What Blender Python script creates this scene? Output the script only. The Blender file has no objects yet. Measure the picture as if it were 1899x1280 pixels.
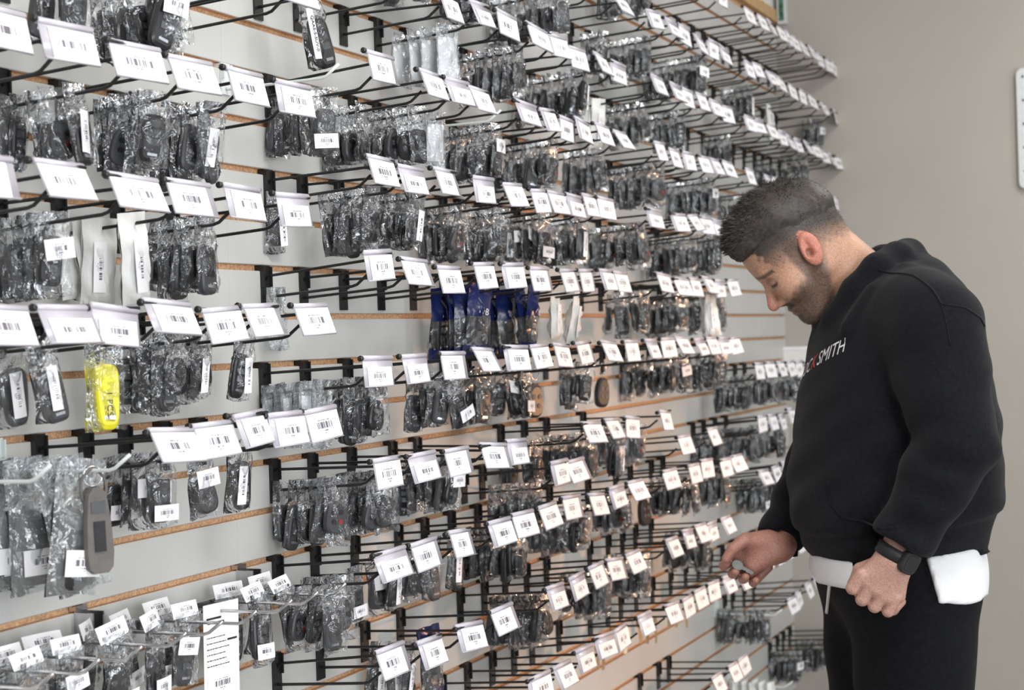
import bpy, bmesh, math, random
import numpy as np
from mathutils import Vector, Matrix
from mathutils.bvhtree import BVHTree

random.seed(11)
sc = bpy.context.scene
COL = sc.collection

# ---------------------------------------------------------------- camera
ALPHA = math.radians(23.6155)      # optical axis is turned this far from the slatwall towards it
PITCH = math.radians(-0.2873)
ROLL = 0.032
CAM = Vector((1.378, 0.0, 1.42))   # slatwall is the plane X = 0, running along +Y
FPX = 3000.0
ca, sa = math.cos(ALPHA), math.sin(ALPHA)
FH = Vector((-sa, ca, 0)); RT = Vector((ca, sa, 0)); ZZ = Vector((0, 0, 1))
cp, sp = math.cos(PITCH), math.sin(PITCH)
FWD = cp * FH + sp * ZZ
UP0 = -sp * FH + cp * ZZ
cr, sr = math.cos(ROLL), math.sin(ROLL)
XC = cr * RT - sr * UP0
UC = sr * RT + cr * UP0
cd = bpy.data.cameras.new('camera')
cd.sensor_width = 36.0
cd.lens = FPX / 1899.0 * 36.0
cd.clip_start = 0.05
cd.dof.use_dof = True
cd.dof.focus_distance = 2.45
cd.dof.aperture_fstop = 7.0
cam = bpy.data.objects.new('camera', cd)
COL.objects.link(cam)
cam.matrix_world = Matrix(((XC.x, UC.x, -FWD.x, CAM.x), (XC.y, UC.y, -FWD.y, CAM.y), (XC.z, UC.z, -FWD.z, CAM.z), (0, 0, 0, 1)))
sc.camera = cam

# ---------------------------------------------------------------- light and exposure
sc.view_settings.view_transform = 'Standard'
sc.view_settings.look = 'None'
sc.view_settings.gamma = 1.0
sc.view_settings.use_curve_mapping = False
sc.view_settings.exposure = 0.35
sc.cycles.transparent_max_bounces = 24
sc.cycles.max_bounces = 8
world = bpy.data.worlds.new('world'); sc.world = world; world.use_nodes = True
world.node_tree.nodes['Background'].inputs['Color'].default_value = (0.93, 0.96, 1.0, 1)
world.node_tree.nodes['Background'].inputs['Strength'].default_value = 0.36

def area(name, loc, target, sx, sy, power, color):
    l = bpy.data.lights.new(name, 'AREA'); l.shape = 'RECTANGLE'; l.size = sx; l.size_y = sy
    l.energy = power; l.color = color
    o = bpy.data.objects.new(name, l); COL.objects.link(o); o.location = loc
    o.rotation_euler = (Vector(target) - Vector(loc)).to_track_quat('-Z', 'Y').to_euler()
    return o
area('shop_window_daylight', (3.9, -0.9, 1.7), (0.2, 2.3, 1.5), 1.5, 1.9, 88, (0.96, 0.98, 1.0))
area('added_highlight_light', (4.2, 2.6, 1.5), (0.2, 2.9, 1.3), 0.8, 2.0, 34, (0.96, 0.98, 1.0))  # added second light for brighter highlights on the bag film, no known door
area('ceiling_panel_light', (1.3, 1.6, 2.93), (1.3, 1.6, 0), 0.6, 1.2, 26, (1.0, 0.97, 0.93))
area('ceiling_panel_light', (1.5, 4.1, 2.93), (1.5, 4.1, 0), 0.6, 1.2, 20, (1.0, 0.97, 0.93))
sl = bpy.data.lights.new('warm_spot_light', 'SPOT'); sl.energy = 70; sl.color = (1.0, 0.52, 0.27); sl.spot_size = math.radians(62); sl.spot_blend = 0.9; sl.shadow_soft_size = 0.08  # added spot without a seen fixture, tints the lower tags peach
so = bpy.data.objects.new('warm_spot_light', sl); COL.objects.link(so); so.location = (1.9, 4.4, 1.0)
so.rotation_euler = (Vector((0.15, 3.5, 0.92)) - so.location).to_track_quat('-Z', 'Y').to_euler()

# ---------------------------------------------------------------- materials
MATS = {}
def mat(name, color, rough=0.5, metal=0.0, noise=None, bump=None, spec=None, sheen=None, emit=None):
    """noise = (scale, amount) varies the colour, bump = (scale, strength)"""
    m = bpy.data.materials.new(name); m.use_nodes = True
    nt = m.node_tree; b = nt.nodes['Principled BSDF']
    b.inputs['Base Color'].default_value = (*color, 1); b.inputs['Roughness'].default_value = rough
    b.inputs['Metallic'].default_value = metal
    if spec is not None: b.inputs['Specular IOR Level'].default_value = spec
    if sheen is not None:
        b.inputs['Sheen Weight'].default_value = sheen; b.inputs['Sheen Roughness'].default_value = 0.5
    tc = nt.nodes.new('ShaderNodeTexCoord')
    if noise:
        n = nt.nodes.new('ShaderNodeTexNoise'); n.inputs['Scale'].default_value = noise[0]; n.inputs['Detail'].default_value = 6
        nt.links.new(tc.outputs['Object'], n.inputs['Vector'])
        r = nt.nodes.new('ShaderNodeValToRGB')
        a = noise[1]
        r.color_ramp.elements[0].position = 0.32; r.color_ramp.elements[1].position = 0.68
        r.color_ramp.elements[0].color = (*[c * (1 - a) for c in color], 1)
        r.color_ramp.elements[1].color = (*[min(1, c * (1 + a)) for c in color], 1)
        nt.links.new(n.outputs['Fac'], r.inputs['Fac']); nt.links.new(r.outputs['Color'], b.inputs['Base Color'])
    if bump:
        n2 = nt.nodes.new('ShaderNodeTexNoise'); n2.inputs['Scale'].default_value = bump[0]; n2.inputs['Detail'].default_value = 4
        nt.links.new(tc.outputs['Object'], n2.inputs['Vector'])
        bp = nt.nodes.new('ShaderNodeBump'); bp.inputs['Strength'].default_value = bump[1]; bp.inputs['Distance'].default_value = 0.004
        nt.links.new(n2.outputs['Fac'], bp.inputs['Height']); nt.links.new(bp.outputs['Normal'], b.inputs['Normal'])
    MATS[name] = m
    return m

mat('laminate', (0.525, 0.53, 0.515), 0.38, noise=(9, 0.03), bump=(220, 0.03))
mat('fibreboard', (0.60, 0.385, 0.225), 0.85, noise=(260, 0.30), bump=(300, 0.4))
mat('wall_paint', (0.40, 0.375, 0.335), 0.75, noise=(2.5, 0.03), bump=(180, 0.05))
mat('white_paint', (0.78, 0.77, 0.75), 0.7, noise=(3, 0.02))
mat('pine', (0.55, 0.36, 0.18), 0.6, noise=(30, 0.15))
mat('floor_tile', (0.33, 0.31, 0.29), 0.4, noise=(6, 0.12))
mat('black_wire', (0.012, 0.012, 0.013), 0.32, noise=(40, 0.2))
mat('chrome', (0.62, 0.62, 0.63), 0.16, 1.0, noise=(20, 0.08))
mat('white_wire', (0.66, 0.71, 0.70), 0.35, noise=(30, 0.05))
mat('holder_plastic', (0.56, 0.54, 0.60), 0.22, noise=(20, 0.04))
mat('paper', (0.86, 0.855, 0.875), 0.6, noise=(40, 0.015))
mat('foam', (0.76, 0.77, 0.75), 0.55, noise=(30, 0.05), bump=(60, 0.4))
mat('fob_black', (0.013, 0.0135, 0.016), 0.38, noise=(60, 0.2), bump=(400, 0.05))
mat('fob_grey', (0.040, 0.042, 0.047), 0.45, noise=(60, 0.15), bump=(400, 0.05))
mat('fob_button', (0.075, 0.078, 0.085), 0.5, noise=(80, 0.1))
mat('fob_red', (0.26, 0.02, 0.02), 0.5, noise=(80, 0.1))
mat('silver', (0.62, 0.66, 0.72), 0.22, 0.85, noise=(50, 0.1))
mat('steel', (0.17, 0.17, 0.155), 0.42, 0.6, noise=(50, 0.2))
mat('brass', (0.72, 0.55, 0.33), 0.3, 1.0, noise=(50, 0.1))
mat('blue_print', (0.010, 0.017, 0.085), 0.25, noise=(20, 0.1), bump=(50, 0.3))
mat('yellow_sleeve', (0.88, 0.80, 0.02), 0.35, noise=(20, 0.06), bump=(60, 0.3))
mat('ink', (0.02, 0.02, 0.025), 0.6, noise=(50, 0.1))
mat('tan_leather', (0.34, 0.15, 0.055), 0.55, noise=(80, 0.15), bump=(120, 0.3))
mat('grey_leather', (0.12, 0.11, 0.105), 0.5, noise=(60, 0.12), bump=(90, 0.2))
mat('hoodie_fleece', (0.0068, 0.0074, 0.0100), 0.95, noise=(140, 0.25), bump=(420, 0.3), spec=0.12, sheen=0.06)
mat('jogger_fleece', (0.0058, 0.0064, 0.0080), 0.95, noise=(140, 0.25), bump=(420, 0.3), spec=0.12, sheen=0.03)
mat('tee_cotton', (0.74, 0.75, 0.77), 0.85, noise=(30, 0.03), bump=(90, 0.25))
mat('print_white', (0.72, 0.70, 0.72), 0.7, noise=(90, 0.06))
mat('print_red', (0.50, 0.05, 0.03), 0.7, noise=(90, 0.06))
mat('rubber', (0.012, 0.012, 0.014), 0.55, noise=(60, 0.2))
mat('watch_glass', (0.008, 0.008, 0.01), 0.08, noise=(30, 0.1))
mat('hair', (0.030, 0.024, 0.020), 0.55, noise=(160, 0.45))
mat('eye_white', (0.55, 0.52, 0.5), 0.3, noise=(40, 0.05))
mat('green_foil', (0.05, 0.17, 0.10), 0.25, noise=(60, 0.7), bump=(90, 0.8))
mat('plate_metal', (0.66, 0.68, 0.69), 0.4, 0.2, noise=(60, 0.04))

def barcode_material(name, vertical=False):
    m = bpy.data.materials.new(name); m.use_nodes = True
    nt = m.node_tree; N = nt.nodes; L = nt.links; b = N['Principled BSDF']; b.inputs['Roughness'].default_value = 0.55
    uv = N.new('ShaderNodeUVMap'); sep = N.new('ShaderNodeSeparateXYZ'); L.new(uv.outputs['UV'], sep.inputs[0])
    U, V = (sep.outputs[1], sep.outputs[0]) if vertical else (sep.outputs[0], sep.outputs[1])
    oi = N.new('ShaderNodeObjectInfo')
    def M(op, a, c=None, d=None):
        n = N.new('ShaderNodeMath'); n.operation = op
        for i, x in enumerate((a, c, d)):
            if x is None: continue
            if isinstance(x, (int, float)): n.inputs[i].default_value = x
            else: L.new(x, n.inputs[i])
        return n.outputs[0]
    def band(x, lo, hi): return M('MULTIPLY', M('GREATER_THAN', x, lo), M('LESS_THAN', x, hi))
    def bars(scale, thr, seed):
        w = N.new('ShaderNodeTexWhiteNoise'); w.noise_dimensions = '2D'
        c = N.new('ShaderNodeCombineXYZ'); L.new(M('FLOOR', M('MULTIPLY', U, scale)), c.inputs[0]); L.new(M('ADD', oi.outputs['Random'], seed), c.inputs[1])
        L.new(c.outputs[0], w.inputs['Vector']); return M('GREATER_THAN', w.outputs['Value'], thr)
    code = M('MULTIPLY', M('MULTIPLY', band(U, 0.24, 0.76), band(V, 0.40, 0.64)), bars(76, 0.45, 0.0))
    t1 = M('MULTIPLY', M('MULTIPLY', band(U, 0.32, 0.68), band(V, 0.69, 0.73)), bars(110, 0.4, 3.0))
    t2 = M('MULTIPLY', M('MULTIPLY', band(U, 0.42, 0.58), band(V, 0.29, 0.335)), bars(110, 0.35, 5.0))
    t3 = M('MULTIPLY', M('MULTIPLY', band(U, 0.46, 0.54), band(V, 0.20, 0.235)), bars(110, 0.35, 7.0))
    tot = M('MINIMUM', M('ADD', M('ADD', code, t1), M('ADD', t2, t3)), 1.0)
    mix = N.new('ShaderNodeMix'); mix.data_type = 'RGBA'
    mix.inputs[6].default_value = (0.87, 0.865, 0.885, 1); mix.inputs[7].default_value = (0.13, 0.12, 0.15, 1)
    L.new(tot, mix.inputs[0]); L.new(mix.outputs[2], b.inputs['Base Color'])
    MATS[name] = m
barcode_material('barcode'); barcode_material('barcode_vertical', True)

def film_material(name, tint, haze):
    m = bpy.data.materials.new(name); m.use_nodes = True
    nt = m.node_tree; N = nt.nodes; L = nt.links
    for n in list(N):
        if n.type != 'OUTPUT_MATERIAL': N.remove(n)
    out = [n for n in N if n.type == 'OUTPUT_MATERIAL'][0]
    tr = N.new('ShaderNodeBsdfTransparent'); tr.inputs[0].default_value = (*tint, 1)
    gl = N.new('ShaderNodeBsdfGlossy'); gl.inputs['Roughness'].default_value = 0.075; gl.inputs[0].default_value = (0.95, 0.97, 1, 1)
    df = N.new('ShaderNodeBsdfDiffuse'); df.inputs[0].default_value = (0.8, 0.82, 0.83, 1)
    tc = N.new('ShaderNodeTexCoord')
    nz = N.new('ShaderNodeTexNoise'); nz.inputs['Scale'].default_value = 48; nz.inputs['Detail'].default_value = 3; nz.inputs['Distortion'].default_value = 1.2
    L.new(tc.outputs['Object'], nz.inputs['Vector'])
    bp = N.new('ShaderNodeBump'); bp.inputs['Strength'].default_value = 0.7; bp.inputs['Distance'].default_value = 0.008
    L.new(nz.outputs['Fac'], bp.inputs['Height']); L.new(bp.outputs['Normal'], gl.inputs['Normal'])
    fr = N.new('ShaderNodeFresnel'); fr.inputs['IOR'].default_value = 1.5; L.new(bp.outputs['Normal'], fr.inputs['Normal'])
    mul = N.new('ShaderNodeMath'); mul.operation = 'MULTIPLY_ADD'; mul.inputs[1].default_value = 1.75; mul.inputs[2].default_value = 0.0; mul.use_clamp = True
    L.new(fr.outputs[0], mul.inputs[0])
    m1 = N.new('ShaderNodeMixShader'); m1.inputs[0].default_value = haze; L.new(tr.outputs[0], m1.inputs[1]); L.new(df.outputs[0], m1.inputs[2])
    m2 = N.new('ShaderNodeMixShader'); L.new(mul.outputs[0], m2.inputs[0]); L.new(m1.outputs[0], m2.inputs[1]); L.new(gl.outputs[0], m2.inputs[2])
    L.new(m2.outputs[0], out.inputs['Surface'])
    MATS[name] = m
film_material('clear_film', (0.965, 0.97, 0.97), 0.022)
film_material('milky_film', (0.92, 0.94, 0.94), 0.13)

# ---------------------------------------------------------------- helpers
def tag(o, label=None, cat=None, group=None, kind=None):
    if label: o['label'] = label
    if cat: o['category'] = cat
    if group: o['group'] = group
    if kind: o['kind'] = kind
    return o
def link(o, parent=None):
    COL.objects.link(o)
    if parent is not None: o.parent = parent
    return o
def empty(name, loc, rot=(0, 0, 0)):
    o = bpy.data.objects.new(name, None); o.empty_display_size = 0.05; o.location = loc; o.rotation_euler = rot
    return link(o)

class MB:
    """collects geometry with material slots, becomes one mesh"""
    def __init__(s): s.v = []; s.f = []; s.m = []; s.mats = []; s.uv = {}
    def slot(s, name):
        if name not in s.mats: s.mats.append(name)
        return s.mats.index(name)
    def add(s, vs, fs, mname, uvs=None):
        o = len(s.v); k = s.slot(mname); s.v += [tuple(p) for p in vs]
        for i, f in enumerate(fs):
            if uvs is not None: s.uv[len(s.f)] = uvs[i]
            s.f.append(tuple(j + o for j in f)); s.m.append(k)
    def box(s, a, b, mname, faces=None):
        x0, y0, z0 = a; x1, y1, z1 = b
        vs = [(x0, y0, z0), (x1, y0, z0), (x1, y1, z0), (x0, y1, z0), (x0, y0, z1), (x1, y0, z1), (x1, y1, z1), (x0, y1, z1)]
        fs = [(0, 3, 2, 1), (4, 5, 6, 7), (0, 1, 5, 4), (1, 2, 6, 5), (2, 3, 7, 6), (3, 0, 4, 7)]
        s.add(vs, fs, mname)
    def tube(s, path, r, mname, n=7, caps=True):
        path = [Vector(p) for p in path]; rings = []
        rs = r if isinstance(r, (list, tuple)) else [r] * len(path)
        ref = None; vs = []
        for i, p in enumerate(path):
            d = (path[min(i + 1, len(path) - 1)] - path[max(i - 1, 0)]).normalized()
            if ref is None: ref = d.orthogonal().normalized()
            ref = (ref - d * ref.dot(d)).normalized(); bi = d.cross(ref)
            for j in range(n):
                a = 2 * math.pi * j / n
                vs.append(p + rs[i] * (math.cos(a) * ref + math.sin(a) * bi))
        fs = []
        for i in range(len(path) - 1):
            for j in range(n):
                fs.append((i * n + j, i * n + (j + 1) % n, (i + 1) * n + (j + 1) % n, (i + 1) * n + j))
        if caps:
            fs.append(tuple(reversed(range(n)))); fs.append(tuple((len(path) - 1) * n + j for j in range(n)))
        s.add(vs, fs, mname)
    def loft(s, rings, mname, cap=True):
        """rings: lists of equal length of points"""
        n = len(rings[0]); vs = [p for r in rings for p in r]; fs = []
        for i in range(len(rings) - 1):
            for j in range(n): fs.append((i * n + j, i * n + (j + 1) % n, (i + 1) * n + (j + 1) % n, (i + 1) * n + j))
        if cap: fs.append(tuple(reversed(range(n)))); fs.append(tuple((len(rings) - 1) * n + j for j in range(n)))
        s.add(vs, fs, mname)
    def mesh(s, name, smooth=False):
        me = bpy.data.meshes.new(name); me.from_pydata(s.v, [], s.f)
        for m in s.mats: me.materials.append(MATS[m])
        me.polygons.foreach_set('material_index', s.m)
        if smooth: me.polygons.foreach_set('use_smooth', [True] * len(s.f))
        if s.uv:
            ul = me.uv_layers.new(name='UVMap')
            for fi, uvs in s.uv.items():
                for li, uv in zip(me.polygons[fi].loop_indices, uvs): ul.data[li].uv = uv
        me.update(); return me
    def obj(s, name, parent=None, smooth=False):
        return link(bpy.data.objects.new(name, s.mesh(name, smooth)), parent)

ORD = ['zeroth', 'first', 'second', 'third', 'fourth', 'fifth', 'sixth', 'seventh', 'eighth', 'ninth', 'tenth', 'eleventh', 'twelfth', 'thirteenth', 'fourteenth', 'fifteenth', 'sixteenth', 'seventeenth', 'eighteenth', 'nineteenth', 'twentieth']
def ordn(i): return ORD[i]

# ---------------------------------------------------------------- the room
Y_END = 5.52; Z0 = 1.541; PITCH_G = 0.0764; CEIL = 3.0
def groove_z(g): return Z0 - g * PITCH_G
w = MB(); w.box((-0.08, -1.6, 0), (-0.0105, Y_END, 2.475), 'fibreboard'); w.box((-0.08, -1.6, 2.515), (-0.004, Y_END, CEIL), 'white_paint')
wall = w.obj('wall_left'); tag(wall, kind='structure')
tr = MB(); tr.box((-0.08, -1.6, 2.475), (0.012, Y_END, 2.515), 'pine'); t_o = tr.obj('trim_1'); tag(t_o, kind='structure')
SEAMS = [-1.6, 2.085, 4.26, Y_END]
for pi in range(3):
    y0, y1 = SEAMS[pi] + 0.0001, SEAMS[pi + 1] - 0.0001
    s = MB()
    hh = PITCH_G / 2 - 0.0047; b = 0.0012
    # laminated face with raw fibreboard lips above and below
    s.add([(0, y0, -hh + b), (0, y1, -hh + b), (0, y1, hh - b), (0, y0, hh - b)], [(0, 1, 2, 3)], 'laminate')
    for sg in (-1, 1):
        q = [(0, y0, sg * (hh - b)), (0, y1, sg * (hh - b)), (-b, y1, sg * hh), (-b, y0, sg * hh)]
        s.add(q, [(0, 1, 2, 3)] if sg > 0 else [(3, 2, 1, 0)], 'laminate')
        q = [(-b, y0, sg * hh), (-b, y1, sg * hh), (-0.0104, y1, sg * hh), (-0.0104, y0, sg * hh)]
        s.add(q, [(0, 1, 2, 3)] if sg > 0 else [(3, 2, 1, 0)], 'fibreboard')
    for yy, fl in ((y0, 1), (y1, 0)):
        q = [(0, yy, -hh + b), (0, yy, hh - b), (-0.0104, yy, hh), (-0.0104, yy, -hh)]
        s.add(q, [(0, 1, 2, 3)] if fl else [(3, 2, 1, 0)], 'laminate')
    me = s.mesh('slat')
    for g in range(-12, 20):
        zc = groove_z(g) - PITCH_G / 2
        if zc < 0.03: continue
        o = link(bpy.data.objects.new('slat', me), wall); o.location = (0, 0, zc)
fl = MB(); fl.box((-0.1, -3.5, -0.05), (6.0, Y_END + 0.1, 0), 'floor_tile'); tag(fl.obj('floor'), kind='structure')
ce = MB(); ce.box((-0.1, -3.5, CEIL), (6.0, Y_END + 0.1, CEIL + 0.05), 'white_paint'); tag(ce.obj('ceiling'), kind='structure')
rw = MB(); rw.box((-0.1, Y_END, 0), (6.0, Y_END + 0.1, CEIL), 'wall_paint'); tag(rw.obj('wall_far'), kind='structure')
bb = MB(); bb.box((0.0, Y_END - 0.014, 0), (6.0, Y_END, 0.1), 'white_paint'); tag(bb.obj('baseboard_far'), kind='structure')
HOOKS = [  # groove, distance along the wall, style, label lift, goods (distance from wall, kind)
 (-10,3.300,'k',0.000,[]),
 (-10,3.550,'k',0.000,[]),
 (-10,3.670,'k',0.000,[(0.050,'a'),(0.064,'a'),(0.079,'a'),(0.093,'a'),(0.107,'a'),(0.121,'a'),(0.135,'a'),(0.149,'a')]),
 (-10,3.790,'k',0.000,[]),
 (-10,3.910,'k',0.000,[]),
 (-10,4.030,'k',0.000,[]),
 (-10,4.140,'k',0.000,[]),
 (-10,4.387,'k',-0.009,[]),
 (-10,4.523,'k',-0.005,[]),
 (-10,4.630,'k',-0.003,[]),
 (-10,4.754,'k',-0.003,[]),
 (-10,4.838,'k',-0.000,[]),
 (-10,4.925,'k',-0.003,[]),
 (-10,5.028,'k',-0.005,[]),
 (-10,5.143,'k',-0.001,[]),
 (-10,5.255,'k',-0.005,[]),
 (-10,5.388,'k',-0.003,[]),
 (-10,5.478,'k',-0.001,[]),
 (-8,2.200,'k',0.000,[]),
 (-8,2.320,'k',0.000,[]),
 (-8,2.440,'k',0.000,[]),
 (-8,2.580,'k',0.000,[(0.038,'a'),(0.055,'a'),(0.072,'a'),(0.089,'a'),(0.106,'a'),(0.124,'a')]),
 (-8,2.700,'k',0.000,[]),
 (-8,2.820,'k',0.000,[(0.034,'a'),(0.054,'a'),(0.074,'a'),(0.094,'a'),(0.114,'a')]),
 (-8,2.950,'k',0.000,[]),
 (-8,3.070,'k',0.000,[(0.024,'a'),(0.044,'a'),(0.064,'a'),(0.083,'a'),(0.103,'a'),(0.122,'a'),(0.142,'a'),(0.162,'a'),(0.172,'a')]),
 (-8,3.190,'k',0.000,[]),
 (-8,3.324,'k',-0.014,[]),
 (-8,3.547,'k',-0.005,[(0.038,'a'),(0.054,'a'),(0.070,'a'),(0.085,'a')]),
 (-8,3.684,'k',-0.005,[(0.041,'a'),(0.062,'a'),(0.083,'a'),(0.103,'a'),(0.124,'a'),(0.145,'a')]),
 (-8,3.783,'k',-0.004,[]),
 (-8,3.904,'k',-0.011,[]),
 (-8,4.034,'k',0.001,[(0.030,'a'),(0.050,'a'),(0.070,'a'),(0.091,'a'),(0.111,'a'),(0.131,'a'),(0.152,'a'),(0.172,'a')]),
 (-8,4.131,'k',-0.002,[]),
 (-8,4.370,'k',-0.005,[]),
 (-8,4.460,'k',0.003,[]),
 (-8,4.605,'k',-0.001,[(0.070,'a'),(0.089,'a'),(0.107,'a'),(0.126,'a'),(0.145,'a')]),
 (-8,4.716,'k',-0.002,[]),
 (-8,4.864,'k',-0.006,[]),
 (-8,5.008,'k',-0.004,[(0.096,'w')]),
 (-8,5.122,'k',-0.006,[]),
 (-8,5.287,'k',-0.010,[]),
 (-8,5.471,'k',-0.014,[(0.097,'a'),(0.116,'a'),(0.135,'a'),(0.153,'a')]),
 (-6,2.190,'k',0.000,[(0.093,'s')]),
 (-6,2.310,'k',0.000,[]),
 (-6,2.462,'k',-0.014,[]),
 (-6,2.588,'k',-0.004,[(0.049,'e'),(0.080,'e'),(0.110,'e'),(0.141,'e')]),
 (-6,2.707,'k',-0.003,[(0.086,'s')]),
 (-6,2.850,'k',-0.004,[(0.051,'a'),(0.070,'a'),(0.088,'a'),(0.107,'s'),(0.126,'a'),(0.145,'a'),(0.163,'a')]),
 (-6,2.948,'k',-0.004,[]),
 (-6,3.055,'k',-0.013,[]),
 (-6,3.189,'k',-0.007,[(0.029,'a'),(0.047,'a'),(0.064,'a'),(0.082,'a'),(0.100,'a'),(0.118,'a'),(0.136,'a'),(0.153,'a'),(0.171,'a')]),
 (-6,3.302,'k',-0.007,[]),
 (-6,3.563,'k',-0.002,[(0.040,'w'),(0.061,'w')]),
 (-6,3.701,'k',-0.001,[(0.023,'a'),(0.043,'a'),(0.062,'a'),(0.081,'a'),(0.100,'a'),(0.120,'a')]),
 (-6,3.801,'k',-0.002,[]),
 (-6,3.911,'k',0.001,[(0.076,'a'),(0.094,'a'),(0.112,'a'),(0.130,'a'),(0.148,'a')]),
 (-6,4.027,'k',-0.001,[]),
 (-6,4.138,'k',-0.003,[]),
 (-6,4.352,'k',-0.004,[]),
 (-6,4.441,'k',-0.001,[(0.058,'a'),(0.074,'a'),(0.090,'a'),(0.106,'a'),(0.122,'a')]),
 (-6,4.593,'k',-0.003,[]),
 (-6,4.728,'k',-0.006,[]),
 (-6,4.818,'k',-0.012,[]),
 (-6,4.918,'k',-0.010,[]),
 (-6,5.044,'k',-0.008,[]),
 (-6,5.168,'k',-0.008,[(0.016,'a'),(0.037,'a'),(0.069,'a'),(0.101,'a'),(0.133,'a'),(0.165,'a')]),
 (-6,5.273,'k',-0.014,[]),
 (-6,5.384,'k',-0.014,[]),
 (-6,5.499,'k',-0.014,[]),
 (-5,1.360,'k',0.000,[]),
 (-5,1.480,'k',0.000,[]),
 (-5,1.600,'k',0.000,[(0.069,'a'),(0.114,'a')]),
 (-5,1.720,'k',0.000,[(0.061,'a'),(0.080,'a'),(0.100,'a'),(0.119,'a'),(0.139,'a'),(0.158,'a'),(0.172,'a'),(0.172,'a')]),
 (-5,1.840,'k',0.000,[]),
 (-5,1.960,'k',0.000,[]),
 (-4,2.090,'w',0.000,[]),
 (-4,2.214,'k',0.004,[(0.016,'a'),(0.027,'a'),(0.051,'a'),(0.076,'a'),(0.100,'a')]),
 (-4,2.385,'k',-0.001,[(0.016,'a'),(0.022,'a'),(0.048,'a'),(0.073,'a')]),
 (-4,2.484,'k',0.000,[(0.045,'a'),(0.066,'a'),(0.087,'a'),(0.108,'a'),(0.129,'a')]),
 (-4,2.572,'k',-0.004,[(0.120,'e')]),
 (-4,2.680,'w',0.000,[]),
 (-4,2.782,'k',-0.003,[(0.047,'a'),(0.063,'a'),(0.079,'a'),(0.095,'a'),(0.111,'a'),(0.127,'a'),(0.143,'s')]),
 (-4,2.887,'k',-0.003,[]),
 (-4,2.991,'k',-0.009,[]),
 (-4,3.072,'k',-0.004,[(0.025,'a'),(0.041,'a'),(0.058,'a'),(0.074,'a'),(0.091,'a'),(0.107,'a'),(0.123,'a'),(0.140,'a')]),
 (-4,3.191,'k',-0.001,[]),
 (-4,3.298,'k',-0.004,[(0.085,'a'),(0.103,'a'),(0.120,'a'),(0.138,'a'),(0.155,'a')]),
 (-4,3.567,'k',0.000,[]),
 (-4,3.677,'k',-0.007,[(0.047,'a'),(0.064,'a'),(0.081,'a'),(0.097,'a'),(0.114,'a'),(0.131,'a'),(0.147,'a'),(0.164,'a')]),
 (-4,3.785,'k',-0.003,[]),
 (-4,3.917,'k',-0.002,[]),
 (-4,4.010,'k',-0.000,[]),
 (-4,4.127,'k',0.003,[(0.044,'a'),(0.064,'a'),(0.084,'a'),(0.103,'a'),(0.123,'a'),(0.143,'a'),(0.163,'a')]),
 (-4,4.351,'k',0.002,[]),
 (-4,4.545,'k',-0.001,[]),
 (-4,4.635,'k',-0.001,[(0.045,'a'),(0.069,'a'),(0.094,'a'),(0.118,'a'),(0.143,'a')]),
 (-4,5.446,'k',-0.002,[(0.016,'a'),(0.027,'a'),(0.053,'a'),(0.079,'a'),(0.105,'a'),(0.131,'a')]),
 (-3,1.356,'k',0.003,[]),
 (-3,1.468,'k',0.004,[]),
 (-3,1.592,'k',-0.000,[(0.016,'a'),(0.028,'a'),(0.056,'a'),(0.085,'a'),(0.114,'a')]),
 (-3,1.706,'k',-0.001,[(0.070,'a'),(0.083,'a'),(0.097,'a'),(0.110,'a'),(0.123,'a'),(0.137,'a'),(0.150,'a')]),
 (-3,1.828,'k',0.001,[(0.061,'a'),(0.076,'a'),(0.092,'a'),(0.107,'a'),(0.122,'a'),(0.138,'a'),(0.153,'s')]),
 (-3,1.950,'k',0.001,[]),
 (-2,2.203,'k',-0.004,[(0.016,'s')]),
 (-2,2.304,'k',-0.010,[(0.057,'a'),(0.076,'a'),(0.095,'a'),(0.114,'a'),(0.132,'a')]),
 (-2,2.426,'k',-0.004,[(0.081,'a'),(0.096,'a'),(0.110,'a'),(0.125,'a'),(0.139,'a'),(0.154,'a')]),
 (-2,2.583,'k',-0.005,[]),
 (-2,2.706,'k',-0.007,[(0.023,'a'),(0.039,'a'),(0.056,'a'),(0.072,'a'),(0.089,'a'),(0.106,'a')]),
 (-2,2.832,'k',-0.009,[(0.052,'a'),(0.067,'a'),(0.082,'a'),(0.096,'a'),(0.111,'a'),(0.126,'a')]),
 (-2,2.917,'k',-0.008,[]),
 (-2,3.015,'k',-0.007,[(0.057,'s'),(0.077,'s'),(0.098,'s'),(0.119,'s'),(0.140,'s')]),
 (-2,3.098,'k',-0.001,[]),
 (-2,3.193,'k',-0.001,[(0.072,'a'),(0.088,'a'),(0.105,'a'),(0.121,'a'),(0.137,'a'),(0.153,'a')]),
 (-2,3.510,'k',-0.005,[(0.050,'a'),(0.067,'a'),(0.083,'a'),(0.100,'a'),(0.116,'a'),(0.133,'a'),(0.150,'a'),(0.166,'a'),(0.172,'a')]),
 (-2,3.690,'k',-0.006,[]),
 (-2,3.808,'k',-0.002,[]),
 (-2,3.910,'k',-0.001,[]),
 (-2,4.017,'k',-0.003,[(0.030,'a'),(0.049,'a'),(0.067,'a'),(0.085,'a'),(0.104,'a'),(0.122,'a'),(0.140,'a')]),
 (-2,4.134,'k',-0.002,[(0.111,'a'),(0.126,'a'),(0.141,'a'),(0.156,'a'),(0.171,'a'),(0.172,'a')]),
 (-1,1.327,'k',-0.003,[]),
 (-1,1.446,'k',0.000,[]),
 (-1,1.578,'k',-0.005,[(0.016,'a'),(0.024,'a'),(0.043,'a'),(0.063,'a'),(0.082,'s')]),
 (-1,1.691,'k',-0.003,[(0.016,'w'),(0.046,'w'),(0.067,'w'),(0.117,'w')]),
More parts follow.
